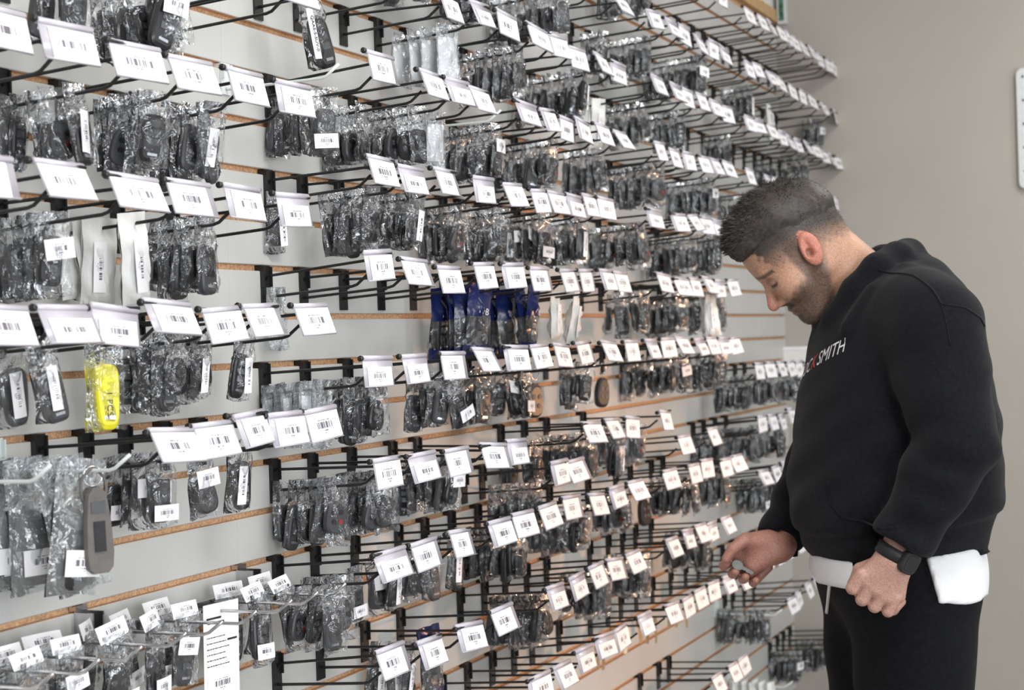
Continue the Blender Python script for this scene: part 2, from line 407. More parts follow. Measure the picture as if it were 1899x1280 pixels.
 (-1,1.813,'k',0.000,[(0.074,'a'),(0.092,'a'),(0.109,'a'),(0.127,'a'),(0.144,'a')]),
 (-1,1.941,'k',-0.002,[]),
 (0,2.185,'k',0.005,[(0.021,'e')]),
 (0,2.301,'k',-0.004,[]),
 (0,2.432,'k',-0.013,[]),
 (0,2.569,'k',-0.003,[]),
 (0,2.695,'k',-0.000,[(0.061,'b'),(0.087,'b'),(0.113,'b'),(0.139,'b')]),
 (0,2.823,'k',-0.004,[]),
 (0,2.971,'k',-0.004,[(0.041,'b'),(0.071,'b'),(0.100,'b'),(0.130,'b')]),
 (0,3.069,'k',-0.002,[]),
 (0,3.186,'k',0.001,[(0.089,'w')]),
 (0,3.274,'k',-0.002,[(0.103,'w')]),
 (0,3.564,'k',0.001,[(0.072,'a'),(0.101,'a'),(0.130,'a'),(0.159,'a')]),
 (0,3.695,'k',-0.007,[]),
 (0,3.809,'k',-0.005,[]),
 (0,3.917,'k',0.001,[(0.045,'a'),(0.063,'a'),(0.082,'a'),(0.101,'a'),(0.119,'a'),(0.138,'a')]),
 (0,4.024,'k',-0.004,[(0.172,'g'),(0.172,'w'),(0.172,'w'),(0.172,'w'),(0.172,'w')]),
 (0,4.142,'k',-0.001,[(0.074,'a'),(0.093,'a'),(0.111,'a'),(0.130,'a'),(0.149,'a'),(0.167,'a'),(0.172,'a')]),
 (1,1.342,'k',-0.007,[]),
 (1,1.447,'k',-0.007,[]),
 (1,1.537,'k',-0.007,[(0.049,'s'),(0.094,'s')]),
 (1,1.638,'k',-0.000,[(0.108,'y')]),
 (1,1.753,'k',-0.008,[(0.056,'a'),(0.075,'a'),(0.095,'a'),(0.114,'a'),(0.133,'a')]),
 (1,1.850,'k',-0.003,[(0.082,'a'),(0.108,'s')]),
 (1,1.979,'k',-0.002,[(0.094,'a')]),
 (2,2.171,'k',-0.004,[(0.016,'e'),(0.020,'e'),(0.037,'e'),(0.055,'e'),(0.073,'e'),(0.091,'e'),(0.108,'e')]),
 (2,2.294,'k',-0.004,[(0.067,'a'),(0.081,'a'),(0.095,'a'),(0.109,'a'),(0.123,'a'),(0.137,'a')]),
 (2,2.436,'k',-0.003,[]),
 (2,2.558,'k',0.001,[(0.070,'a'),(0.090,'a'),(0.110,'a'),(0.130,'a'),(0.150,'s')]),
 (2,2.700,'k',0.003,[]),
 (2,2.811,'k',0.003,[(0.045,'a'),(0.060,'a'),(0.076,'a'),(0.091,'a')]),
 (2,2.920,'k',0.002,[(0.053,'a'),(0.072,'a'),(0.091,'s'),(0.110,'a'),(0.128,'a')]),
 (2,3.042,'k',0.005,[(0.098,'f')]),
 (2,3.188,'k',0.003,[]),
 (2,3.331,'k',0.003,[(0.050,'a'),(0.067,'a'),(0.084,'a'),(0.101,'a')]),
 (2,3.466,'k',0.004,[(0.087,'f')]),
 (2,3.584,'k',0.005,[]),
 (2,3.689,'k',0.006,[]),
 (2,3.833,'k',0.001,[(0.016,'a'),(0.016,'a'),(0.033,'a'),(0.054,'a'),(0.075,'a'),(0.096,'a'),(0.117,'a'),(0.139,'a'),(0.160,'a')]),
 (2,3.933,'k',0.002,[]),
 (2,4.042,'k',0.001,[]),
 (2,4.135,'k',-0.001,[(0.071,'a'),(0.091,'a'),(0.111,'a'),(0.131,'a'),(0.151,'a'),(0.171,'a'),(0.172,'a')]),
 (3,1.420,'w',0.000,[]),
 (3,1.560,'w',0.000,[(0.016,'B'),(0.034,'B'),(0.056,'B'),(0.096,'B'),(0.129,'B'),(0.145,'r')]),
 (3,1.638,'k',-0.003,[]),
 (3,1.730,'k',-0.001,[(0.050,'s'),(0.074,'s'),(0.098,'s'),(0.122,'s')]),
 (3,1.814,'k',0.007,[(0.123,'s')]),
 (3,1.906,'k',0.002,[]),
 (3,1.994,'k',0.003,[(0.069,'s')]),
 (3,4.388,'k',0.001,[]),
 (3,4.498,'k',0.001,[(0.051,'a'),(0.067,'a'),(0.083,'a'),(0.099,'a'),(0.115,'a'),(0.131,'a'),(0.147,'a')]),
 (3,4.624,'k',-0.001,[]),
 (3,4.745,'k',-0.004,[]),
 (3,4.857,'k',-0.007,[(0.057,'a'),(0.073,'a'),(0.088,'a'),(0.103,'a'),(0.118,'a'),(0.134,'a')]),
 (3,4.967,'k',-0.010,[(0.105,'a'),(0.123,'a'),(0.140,'a'),(0.157,'a'),(0.172,'a'),(0.172,'a')]),
 (4,2.192,'k',-0.007,[(0.016,'a'),(0.047,'a'),(0.064,'a'),(0.080,'a'),(0.097,'a'),(0.114,'a')]),
 (4,2.309,'k',-0.009,[(0.063,'a'),(0.077,'a'),(0.091,'a'),(0.106,'a'),(0.120,'a'),(0.135,'a')]),
 (4,2.440,'k',-0.011,[]),
 (4,2.591,'k',-0.014,[(0.020,'a'),(0.042,'s'),(0.063,'a'),(0.085,'s'),(0.106,'a'),(0.128,'s')]),
 (4,2.690,'k',-0.014,[]),
 (4,3.072,'k',-0.006,[(0.016,'a'),(0.030,'a'),(0.056,'a'),(0.082,'a')]),
 (4,3.196,'k',-0.006,[(0.055,'a'),(0.075,'a'),(0.095,'a'),(0.115,'a'),(0.135,'a'),(0.155,'a')]),
 (4,3.322,'k',-0.010,[(0.172,'a'),(0.172,'a'),(0.172,'a')]),
 (4,3.548,'k',-0.009,[(0.027,'a'),(0.050,'a'),(0.073,'a'),(0.095,'a'),(0.118,'a'),(0.141,'a')]),
 (5,2.890,'k',0.007,[(0.070,'a'),(0.090,'a'),(0.110,'a'),(0.130,'a'),(0.151,'a')]),
 (5,2.975,'k',0.002,[]),
 (5,3.686,'k',0.001,[]),
 (5,3.918,'k',0.004,[]),
 (5,4.405,'k',0.007,[(0.016,'a'),(0.016,'a'),(0.016,'a'),(0.039,'a'),(0.064,'a'),(0.089,'a')]),
 (5,4.509,'k',0.004,[]),
 (5,4.624,'k',-0.001,[(0.034,'a'),(0.052,'a'),(0.069,'a'),(0.087,'a'),(0.105,'a'),(0.122,'a'),(0.140,'a')]),
 (5,4.740,'k',0.010,[(0.092,'a'),(0.109,'a'),(0.126,'a'),(0.142,'a'),(0.159,'a'),(0.172,'a'),(0.172,'a')]),
 (6,1.420,'c',0.000,[]),
 (6,1.500,'c',0.000,[(0.065,'h'),(0.097,'h')]),
 (6,1.580,'c',0.000,[(0.054,'h'),(0.087,'h')]),
 (6,1.670,'c',0.000,[(0.049,'h'),(0.090,'h')]),
 (6,1.750,'c',0.000,[(0.039,'h'),(0.090,'h')]),
 (6,1.830,'c',0.000,[(0.041,'h'),(0.085,'h')]),
 (6,1.920,'c',0.000,[(0.077,'p')]),
 (6,1.990,'c',0.000,[(0.049,'h'),(0.095,'h')]),
 (6,2.070,'c',0.000,[(0.053,'h'),(0.091,'h'),(0.119,'a'),(0.147,'a'),(0.172,'a')]),
 (6,2.191,'k',0.004,[(0.061,'a'),(0.080,'a'),(0.100,'a'),(0.119,'a')]),
 (6,2.308,'k',0.004,[(0.075,'s')]),
 (6,2.442,'k',0.005,[(0.045,'s'),(0.082,'s')]),
 (6,2.603,'k',0.003,[(0.016,'a'),(0.030,'a'),(0.047,'a'),(0.063,'a')]),
 (6,2.709,'k',0.005,[(0.027,'s'),(0.066,'s')]),
 (6,2.825,'k',0.006,[(0.028,'a'),(0.043,'a'),(0.058,'a'),(0.073,'a'),(0.088,'a'),(0.103,'a'),(0.118,'a'),(0.133,'a'),(0.147,'a')]),
 (6,2.947,'k',0.010,[]),
 (6,3.086,'k',0.000,[]),
 (6,3.206,'k',0.004,[(0.016,'a'),(0.027,'a'),(0.044,'a'),(0.062,'a'),(0.080,'a'),(0.097,'a'),(0.115,'a'),(0.133,'a')]),
 (6,3.326,'k',0.004,[]),
 (6,3.566,'k',0.007,[(0.022,'a'),(0.047,'a'),(0.071,'a'),(0.096,'a')]),
 (6,3.758,'k',0.003,[(0.070,'f')]),
 (6,3.864,'k',0.006,[(0.069,'a'),(0.085,'a'),(0.102,'a'),(0.118,'a'),(0.135,'a'),(0.152,'a'),(0.168,'a')]),
 (6,4.031,'k',-0.006,[]),
 (6,4.126,'k',-0.005,[(0.094,'a'),(0.110,'a'),(0.126,'a'),(0.142,'a'),(0.158,'a'),(0.172,'a'),(0.172,'a')]),
 (7,4.393,'k',0.009,[]),
 (7,4.533,'k',0.008,[]),
 (7,4.651,'k',0.013,[(0.062,'a'),(0.077,'a'),(0.092,'a'),(0.107,'a'),(0.121,'a'),(0.136,'a')]),
 (7,4.740,'k',0.012,[(0.121,'a'),(0.134,'a'),(0.147,'a'),(0.161,'a'),(0.172,'a'),(0.172,'a')]),
 (8,2.181,'k',0.011,[]),
 (8,2.316,'k',-0.001,[]),
 (8,2.467,'k',-0.003,[(0.032,'s'),(0.060,'s'),(0.089,'s')]),
 (8,2.601,'k',0.002,[(0.058,'b')]),
 (8,2.854,'k',0.002,[]),
 (8,2.967,'k',0.005,[(0.022,'a'),(0.033,'a'),(0.044,'a'),(0.055,'a'),(0.066,'a'),(0.078,'a'),(0.089,'a'),(0.100,'a'),(0.111,'a'),(0.122,'a'),(0.133,'a')]),
 (8,3.073,'k',0.010,[]),
 (8,3.186,'k',0.007,[]),
 (8,3.298,'k',0.005,[(0.048,'a'),(0.066,'a'),(0.083,'a'),(0.101,'a'),(0.119,'a'),(0.136,'a')]),
 (8,3.566,'k',0.001,[(0.050,'a'),(0.072,'a'),(0.094,'a'),(0.116,'a'),(0.137,'a')]),
 (8,3.692,'k',0.006,[]),
 (8,3.794,'k',0.006,[]),
 (8,3.892,'k',-0.000,[]),
 (8,4.015,'k',-0.001,[(0.050,'a'),(0.070,'a'),(0.091,'a'),(0.111,'a'),(0.132,'a'),(0.152,'a')]),
 (10,2.761,'k',0.002,[]),
 (10,2.876,'k',-0.000,[]),
 (10,2.995,'k',0.009,[]),
 (10,3.106,'k',0.014,[]),
 (10,3.204,'k',0.012,[]),
 (10,3.358,'k',0.014,[(0.077,'m'),(0.093,'m'),(0.109,'m')]),
 (10,3.555,'k',0.005,[(0.056,'m'),(0.073,'m'),(0.089,'m')]),
 (10,3.675,'k',-0.000,[(0.081,'m'),(0.102,'m'),(0.122,'m')]),
 (10,3.769,'k',0.004,[]),
 (10,3.885,'k',0.004,[(0.087,'m'),(0.109,'m'),(0.130,'m')]),
 (10,4.013,'k',0.001,[]),
 (10,4.166,'k',-0.014,[]),
 (10,4.300,'k',0.000,[]),
 (10,4.420,'k',0.000,[]),
 (10,4.540,'k',0.000,[]),
 (10,4.660,'k',0.000,[]),
 (10,4.780,'k',0.000,[]),
 (10,4.900,'k',0.000,[]),
 (10,5.020,'k',0.000,[]),
 (12,4.580,'w',0.000,[(0.016,'a'),(0.033,'a'),(0.053,'a'),(0.072,'a'),(0.092,'a'),(0.111,'a'),(0.131,'a'),(0.151,'a')]),
 (12,4.669,'k',-0.009,[]),
 (12,4.755,'k',-0.004,[]),
 (12,4.885,'k',0.003,[]),
 (12,4.999,'k',0.006,[]),
 (13,3.892,'k',0.000,[]),
 (13,4.041,'k',-0.002,[]),
 (13,4.127,'k',-0.002,[]),
 (15,4.680,'w',0.000,[(0.016,'w'),(0.028,'w'),(0.054,'w'),(0.081,'w'),(0.107,'w'),(0.133,'w')]),
 (15,5.170,'k',0.000,[(0.016,'a'),(0.017,'a'),(0.037,'a'),(0.057,'a'),(0.076,'a'),(0.096,'a')]),
 (15,5.270,'k',0.000,[]),
 (15,5.350,'k',0.000,[(0.052,'a'),(0.071,'a'),(0.089,'a'),(0.107,'a'),(0.126,'a'),(0.144,'a')]),
 (15,5.440,'k',0.000,[]),
]
# ---------------------------------------------------------------- hooks
def lerp(a, b, t): return a + (b - a) * t
hk = {}
m = MB()   # back plate of a black scanner hook, clipped into the groove
m.box((0.0003, -0.0125, -0.066), (0.0032, 0.0125, 0.004), 'black_wire')
m.box((0.0032, -0.0125, -0.030), (0.0075, -0.0095, 0.002), 'black_wire'); m.box((0.0032, 0.0095, -0.030), (0.0075, 0.0125, 0.002), 'black_wire')
hk['plate'] = m.mesh('backplate')
m = MB(); m.box((-0.012, -0.0115, -0.0035), (0.0003, 0.0115, 0.0035), 'black_wire'); m.box((-0.012, -0.0115, -0.0035), (-0.009, 0.0115, 0.0042), 'black_wire')
hk['clip'] = m.mesh('clip')
m = MB()
TILT = 0.066
m.tube([(0.001, 0, -0.019), (0.005, 0, -0.0145), (0.011, 0, -0.0125), (0.203, 0, -0.0135 + 0.203 * TILT), (0.2035, 0, 0.009)], 0.0023, 'black_wire')
m.tube([(0.2035, -0.049, 0.0105), (0.2035, 0.046, 0.0105)], 0.0024, 'black_wire')
m.tube([(0.2035, -0.0535, 0.0105), (0.2035, -0.049, 0.0105)], 0.0046, 'black_wire')
hk['upper'] = m.mesh('upper_wire', True)
m = MB()
zz = -0.046
m.tube([(0.001, 0, zz + 0.001), (0.006, 0, zz), (0.158, 0, zz + 0.158 * TILT), (0.167, 0, zz + 0.167 * TILT + 0.002), (0.187, 0, zz + 0.187 * TILT + 0.016)], 0.0024, 'black_wire')
hk['lower'] = m.mesh('lower_wire', True)
def holder_mesh():
    m = MB()
    m.tube([(0, -0.046, 0), (0, 0.044, 0)], 0.0042, 'holder_plastic', 8)
    m.box((0.0002, -0.046, -0.043), (0.0012, 0.044, -0.002), 'holder_plastic')
    m.box((0.0002, -0.046, -0.0445), (0.0034, 0.044, -0.043), 'holder_plastic')
    return m.mesh('tag_holder', True)
hk['holder'] = holder_mesh()
def card_mesh(y0, y1, z0, z1, mname='barcode'):
    m = MB(); x = 0.0024
    vs = [(x, y0, z0), (x, y1, z0), (x, y1, z1), (x, y0, z1)]
    m.add(vs, [(0, 1, 2, 3)], mname, [[(0, 0), (1, 0), (1, 1), (0, 1)]])
    m.add([(x - 0.0006, *p[1:]) for p in vs], [(3, 2, 1, 0)], 'paper')
    return m.mesh('barcode_card')
hk['cards'] = [card_mesh(-0.0455, 0.0435, -0.0425, -0.0042), card_mesh(-0.0455, 0.0435, -0.0425, -0.0042), card_mesh(-0.033, 0.0435, -0.0425, -0.006), card_mesh(-0.0455, 0.031, -0.0425, -0.0045), card_mesh(-0.036, 0.038, -0.0425, -0.014)]
def single_hook(mname, length):
    p = MB(); p.box((0.0003, -0.012, -0.044), (0.003, 0.012, 0.004), mname); p.box((0.003, -0.012, -0.02), (0.008, -0.009, 0.002), mname); p.box((0.003, 0.009, -0.02), (0.008, 0.012, 0.002), mname)
    q = MB(); q.box((-0.012, -0.011, -0.0035), (0.0003, 0.011, 0.0035), mname)
    r = MB(); z = -0.036
    r.tube([(0.001, 0, z + 0.002), (0.008, 0, z), (length - 0.03, 0, z + 0.0015), (length - 0.022, 0, z + 0.004), (length, 0, z + 0.020)], 0.0023, mname)
    return p.mesh('backplate'), q.mesh('clip'), r.mesh('wire', True)
hk['w'] = single_hook('white_wire', 0.20)

BLOCKS = [('left', -9, 2.10), ('middle', 2.10, 3.40), ('right', 3.40, 4.24), ('far right', 4.24, 9)]
def block_of(t): return next(n for n, a, b in BLOCKS if a <= t < b)
blk = {}
for i, h in enumerate(HOOKS): blk.setdefault(block_of(h[1]), {}).setdefault(h[0], []).append((h[1], i))
PLACE = {}
for bn, rows in blk.items():
    for ri, g in enumerate(sorted(rows)):
        for hi, (t, i) in enumerate(sorted(rows[g])): PLACE[i] = (hi + 1, ri + 1, bn)
def part(name, me, parent, loc=(0, 0, 0), rot=None):
    o = bpy.data.objects.new(name, me); link(o, parent); o.location = loc
    if rot: o.rotation_euler = rot
    return o
SITES = []    # where goods hang: (hook index, world point, kind, rank, count)
rnd = random.Random(5)
RAIL = empty('prong_rail', (0, 1.71, groove_z(6))); tag(RAIL, 'chrome rail of single prongs hanging lowest on the left', 'hook rail')
for yy in (-0.38, 0.0, 0.38):
    m = MB(); m.box((0.0003, -0.012, -0.050), (0.003, 0.012, 0.004), 'chrome'); m.box((-0.0085, -0.011, -0.0035), (0.0003, 0.011, 0.0035), 'chrome')
    m.box((0.003, -0.012, -0.045), (0.030, -0.009, -0.004), 'chrome'); m.box((0.003, 0.009, -0.045), (0.030, 0.012, -0.004), 'chrome')
    m.obj('bracket', RAIL).location = (0, yy, 0)
m = MB(); m.box((0.0285, -0.42, -0.044), (0.0325, 0.42, -0.028), 'chrome'); m.obj('rail_bar', RAIL)
m = MB(); m.tube([(0.0325, 0, -0.036), (0.165, 0, -0.0345), (0.173, 0, -0.032), (0.195, 0, -0.016)], 0.0023, 'chrome'); PRONG = m.mesh('prong', True)
for i, (g, t, st, dz, goods) in enumerate(HOOKS):
    ho, ro, bn = PLACE[i]
    if st == 'c':
        part('prong', PRONG, RAIL, (0, t - 1.71, 0))
        for j, (X, kind) in enumerate(goods): SITES.append((i, Vector((max(X, 0.042), t, groove_z(g) - 0.0335)), kind, j + 1, len(goods)))
        continue
    root = empty('scanner_hook' if st == 'k' else 'wire_hook', (0, t, groove_z(g)))
    yaw = rnd.uniform(-0.012, 0.012); root.rotation_euler = (0, 0, yaw)
    where = f"{ordn(ho)} from left, {ordn(ro)} row, {bn} block"
    load = 'loaded' if goods else 'empty'
    if st == 'k':
        tag(root, f"{load} black wire hook with barcode tag, {where}", 'hook', 'black scanner hooks on the slatwall')
        part('backplate', hk['plate'], root); part('clip', hk['clip'], root)
        up = part('upper_wire', hk['upper'], root, (0, 0, 0), (0, -dz / 0.203, 0))
        part('lower_wire', hk['lower'], root)
        hd = part('tag_holder', hk['holder'], root, (0.2035, 0, 0.0105 + dz), (rnd.gauss(0, 0.035), -0.30 + rnd.gauss(0, 0.10), rnd.gauss(0, 0.05)))
        part('barcode_card', rnd.choice(hk['cards']), hd)
        wz = lambda X: -0.046 + X * TILT
    else:
        nm = 'white coated'
        tag(root, f"{nm} single wire hook without tag, {where}", 'hook', 'plain single hooks on the slatwall')
        a, b, c = hk[st]
        part('backplate', a, root); part('clip', b, root); part('wire', c, root)
        wz = lambda X: -0.035
    for j, (X, kind) in enumerate(goods):
        SITES.append((i, Vector((X, t + X * yaw, groove_z(g) + wz(X) + 0.0022)), kind, j + 1, len(goods)))

# ---------------------------------------------------------------- goods in bags
def outline(kind, n=22):
    pts = []
    for j in range(n):
        a = 2 * math.pi * j / n; c, s_ = math.cos(a), math.sin(a)
        if kind == 'smart': e = 0.42; hw, hh = 0.019, 0.036
        elif kind == 'remote': e = 0.75; hw, hh = 0.0205, 0.030
        elif kind == 'flip': e = 0.3; hw, hh = 0.0165, 0.034
        elif kind == 'round': e = 1.0; hw, hh = 0.021, 0.027
        else: e = 0.5; hw, hh = 0.0175, 0.0385
        x = hw * math.copysign(abs(c) ** e, c); z = hh * math.copysign(abs(s_) ** e, s_)
        if kind in ('remote', 'round'): x *= 1.0 - 0.16 * (z / hh)
        if kind == 'slim': x *= 1.0 + 0.12 * (z / hh)
        pts.append((x, z))
    return pts
def fob_mesh(kind, body, accent, th=0.013):
    m = MB(); o = outline(kind); cz = -0.058
    def ring(sc_, x): return [(x, p[0] * sc_, p[1] * sc_ + cz) for p in o]
    m.loft([ring(0.84, -th / 2), ring(0.97, -th * 0.33), ring(1.0, 0), ring(0.97, th * 0.33), ring(0.84, th / 2)], body)
    x0 = th / 2 - 0.0002; x1 = th / 2 + 0.0010
    if kind in ('smart', 'slim'):
        for i in range(3): m.box((x0, -0.009, cz + 0.017 - i * 0.0135), (x1, 0.009, cz + 0.0265 - i * 0.0135), accent)
        m.box((x0, -0.008, cz - 0.026), (x1, 0.008, cz - 0.022), 'silver')
    elif kind in ('remote', 'round'):
        for y, z, c in ((-0.008, 0.008, accent), (0.008, 0.008, accent), (-0.007, -0.007, accent), (0.007, -0.008, 'fob_red' if body == 'fob_grey' else accent)):
            k = [(math.cos(a) * 0.0052 + y, math.sin(a) * 0.0044 + z + cz) for a in [j * math.pi / 4 for j in range(8)]]
            m.loft([[(x0, *p) for p in k], [(x1, *p) for p in k]], c)
    else:
        for i in range(3): m.box((x0, -0.008, cz + 0.010 - i * 0.012), (x1, 0.008, cz + 0.0185 - i * 0.012), accent)
        m.box((-0.002, 0.0125, cz - 0.03), (0.002, 0.0185, cz + 0.028), 'silver')
    if kind == 'round':      # a blade sticks out below
        m.box((-0.0012, -0.0045, cz - 0.062), (0.0012, 0.0045, cz - 0.025), 'silver')
    return m.mesh('key_fob')
FOBS = [fob_mesh('smart', 'fob_black', 'fob_button'), fob_mesh('smart', 'fob_grey', 'fob_black'), fob_mesh('remote', 'fob_black', 'fob_button'), fob_mesh('flip', 'fob_black', 'fob_button'), fob_mesh('slim', 'fob_grey', 'fob_button'), fob_mesh('slim', 'fob_black', 'silver'), fob_mesh('remote', 'fob_grey', 'fob_black', 0.015)]
FOB_NAMES = ['black smart fob', 'grey smart fob', 'black oval remote', 'black flip fob', 'grey slim fob', 'black slim fob', 'grey oval remote']
def bag_mesh(seed, wdt=0.054, hgt=0.102, thick=0.017, mname='clear_film', name='plastic_bag', bands=None):
    r = random.Random(seed); m = MB(); nu, nv = 10, 18
    ph = [r.uniform(0, 6.28) for _ in range(8)]
    def P(u, v, side):
        y = (u - 0.5) * wdt * (1 - 0.05 * math.sin(v * 3.1)); z = 0.013 - v * (hgt + 0.013)
        e = max(0, math.sin(math.pi * u)) ** 0.7
        body = max(0.0, min(1.0, (v - 0.17) / 0.2)) * max(0.0, min(1.0, (1.0 - v) / 0.13)) ** 0.6
        wr = 0.0022 * math.sin(7 * u + 9 * v + ph[0]) + 0.0018 * math.sin(15 * u - 12 * v + ph[1]) + 0.0014 * math.sin(4 * u + 21 * v + ph[2])
        rg = 0.0026 * (1 - abs(math.sin(5.5 * u + 2.2 * math.sin(3 * v + ph[6]) + ph[7]))) ** 3 + 0.0022 * (1 - abs(math.sin(6 * v - 3.0 * u + ph[1]))) ** 3
        x = side * (0.0004 + rg * (0.3 + e) + thick * 0.52 * e * body + abs(wr) * 0.5 * e * body) + 0.0035 * math.sin(3.0 * v + ph[3]) * v + (wr * 0.8 + 0.0007 * r.uniform(-1, 1)) * (0.25 + e)
        y += 0.0012 * math.sin(11 * v + ph[4] + side); z += 0.0018 * math.sin(5 * u + ph[5]) * v
        return (x, y, z)
    for side in (-1, 1):
        vs = [P(i / nu, j / nv, side) for j in range(nv + 1) for i in range(nu + 1)]
        for j in range(nv):
            mm = mname
            if bands:
                for lo, hi, bm in bands:
                    if lo <= (j + 0.5) / nv <= hi: mm = bm
            fs = []
            for i in range(nu):
                a = j * (nu + 1) + i
                q = (a, a + nu + 1, a + nu + 2, a + 1)
                fs.append(q if side > 0 else tuple(reversed(q)))
            if j == 0: m.add(vs, fs, mm); base = len(m.v) - len(vs)
            else:
                k = m.slot(mm)
                for q in fs: m.f.append(tuple(x + base for x in q)); m.m.append(k)
    return m.mesh(name, True)
BAGS = [bag_mesh(s) for s in range(5)]
BIG = [bag_mesh(20 + s, 0.078, 0.15, 0.022, 'milky_film') for s in range(2)]
EMPTY_BAGS = [bag_mesh(30 + s, 0.058, 0.10, 0.008, 'milky_film') for s in range(3)]
BLUE = [bag_mesh(40 + s, 0.062, 0.112, 0.018, 'clear_film', 'plastic_bag', [(0, 0.45, 'blue_print'), (0.84, 1, 'blue_print')]) for s in range(2)]
FOAM = [bag_mesh(50 + s, 0.055, 0.112, 0.026, 'foam') for s in range(2)]
def sticker_mesh(y0, y1, z0, z1, x, mname='barcode', name='sticker', bend=0.0015):
    m = MB(); vs = []; n = 4
    for i in range(n + 1):
        u = i / n
        for z in (z0, z1): vs.append((x - bend * (2 * u - 1) ** 2, lerp(y0, y1, u), z))
    fs = []; uv = []
    for i in range(n):
        fs.append((2 * i, 2 * i + 2, 2 * i + 3, 2 * i + 1)); u0, u1 = i / n, (i + 1) / n
        uv.append([(u0, 0), (u1, 0), (u1, 1), (u0, 1)])
    m.add(vs, fs, mname, uv); m.add([(p[0] - 0.0003, p[1], p[2]) for p in vs], [tuple(reversed(f)) for f in fs], 'paper')
    return m.mesh(name)
ST_V = sticker_mesh(-0.009, 0.009, -0.088, -0.028, 0.0135, 'barcode_vertical')
ST_H = sticker_mesh(-0.021, 0.021, -0.052, -0.024, 0.0135)
ST_L = sticker_mesh(-0.021, 0.021, -0.090, -0.066, 0.0135)
ST_HEAD = sticker_mesh(-0.030, 0.030, 0.006, 0.030, 0.002, name='header_label', bend=0.003)
ST_FOAM = sticker_mesh(-0.010, 0.010, -0.095, -0.022, 0.0175, 'barcode_vertical')
m = MB(); m.box((-0.0006, -0.024, -0.0855), (0.0002, 0.024, -0.012), 'paper'); FOLD = m.mesh('backing_card')
def text_mesh(txt, size, mname, name='lettering', extrude=0.0002, shear=0.0):
    c = bpy.data.curves.new('t', 'FONT'); c.body = txt; c.size = size; c.extrude = extrude; c.align_x = 'CENTER'; c.align_y = 'CENTER'; c.shear = shear; c.resolution_u = 3
    o = bpy.data.objects.new('t', c); COL.objects.link(o)
    dg = bpy.context.evaluated_depsgraph_get(); me = bpy.data.meshes.new_from_object(o.evaluated_get(dg))
    bpy.data.objects.remove(o); bpy.data.curves.remove(c); me.name = name
    me.materials.clear(); me.materials.append(MATS[mname]); return me

def ring_mesh(r, rw, mname, name):
    m = MB(); m.tube([(0, r * math.cos(a), -r + r * math.sin(a) + 0.003) for a in [2 * math.pi * k / 16 for k in range(17)]], rw, mname, 6, False)
    return m.mesh(name, True)
KEYRING = ring_mesh(0.012, 0.0011, 'chrome', 'key_ring')
m = MB()
hd = [(math.cos(a) * 0.012, math.sin(a) * 0.013 - 0.016) for a in [j * math.pi / 8 for j in range(16)]]
m.loft([[(-0.0011, *p) for p in hd], [(0.0011, *p) for p in hd]], 'brass')
m.box((-0.0011, -0.0042, -0.066), (0.0011, 0.0042, -0.027), 'brass')
for q in range(5): m.box((-0.0011, 0.0042, -0.062 + q * 0.007), (0.0011, 0.0042 + 0.0012 + 0.0008 * (q % 2), -0.058 + q * 0.007), 'brass')
KEY = m.mesh('key_blank')
LEATHER = fob_mesh('slim', 'tan_leather', 'tan_leather'); LEATHER.name = 'leather_fob'
YEL = fob_mesh('slim', 'yellow_sleeve', 'yellow_sleeve', 0.017)
m = MB(); m.box((0.0002, -0.036, -0.125), (0.0008, 0.036, 0.01), 'paper')
for q in range(6):
    x_ = -0.030
    while x_ < 0.006 + 0.004 * (q % 3):
        l_ = 0.002 + 0.0035 * ((q * 7 + int(x_ * 2000)) % 3) / 2; m.box((0.0008, x_, -0.038 - q * 0.008), (0.00095, x_ + l_, -0.0366 - q * 0.008), 'ink'); x_ += l_ + 0.0011
m.box((0.0008, -0.03, -0.012), (0.00095, 0.0, -0.009), 'ink'); m.box((0.0008, -0.028, -0.018), (0.00095, 0.006, -0.0155), 'ink'); m.box((0.0008, 0.012, -0.046), (0.00095, 0.032, -0.043), 'ink')
CARD = m.mesh('printed_card')
ST_CARD = sticker_mesh(-0.030, 0.030, -0.120, -0.088, 0.0016, name='barcode_label', bend=0.0002)
m = MB()      # leather loop fob hanging from its ring
lo = [(0.006, -0.022), (0.013, -0.030), (0.017, -0.06), (0.019, -0.10), (0.017, -0.118), (0.010, -0.124)]
ol = [(-y, z) for y, z in lo] + [(y, z) for y, z in reversed(lo)]
m.loft([[(-0.011, y * 0.85, z) for y, z in ol], [(-0.006, y, z) for y, z in ol], [(0.006, y, z) for y, z in ol], [(0.011, y * 0.85, z) for y, z in ol]], 'grey_leather')
m.box((0.0105, -0.007, -0.098), (0.0125, 0.007, -0.062), 'fob_black'); m.box((0.0105, -0.009, -0.052), (0.012, 0.009, -0.038), 'fob_button')
LOOP = m.mesh('leather_loop')
m = MB(); m.tube([(0, 0.016 * math.cos(a), -0.004 + 0.024 * math.sin(a) - 0.02) for a in [2 * math.pi * k / 18 for k in range(19)]], 0.0022, 'grey_leather', 6, False); LOOPSTRAP = m.mesh('strap', True)
TXT_Q = text_mesh('QAAS-S-SUV-0', 0.011, 'ink'); TXT_P = text_mesh('1 PCS', 0.012, 'ink'); TXT_H = text_mesh('III\u00b7B', 0.016, 'print_white')

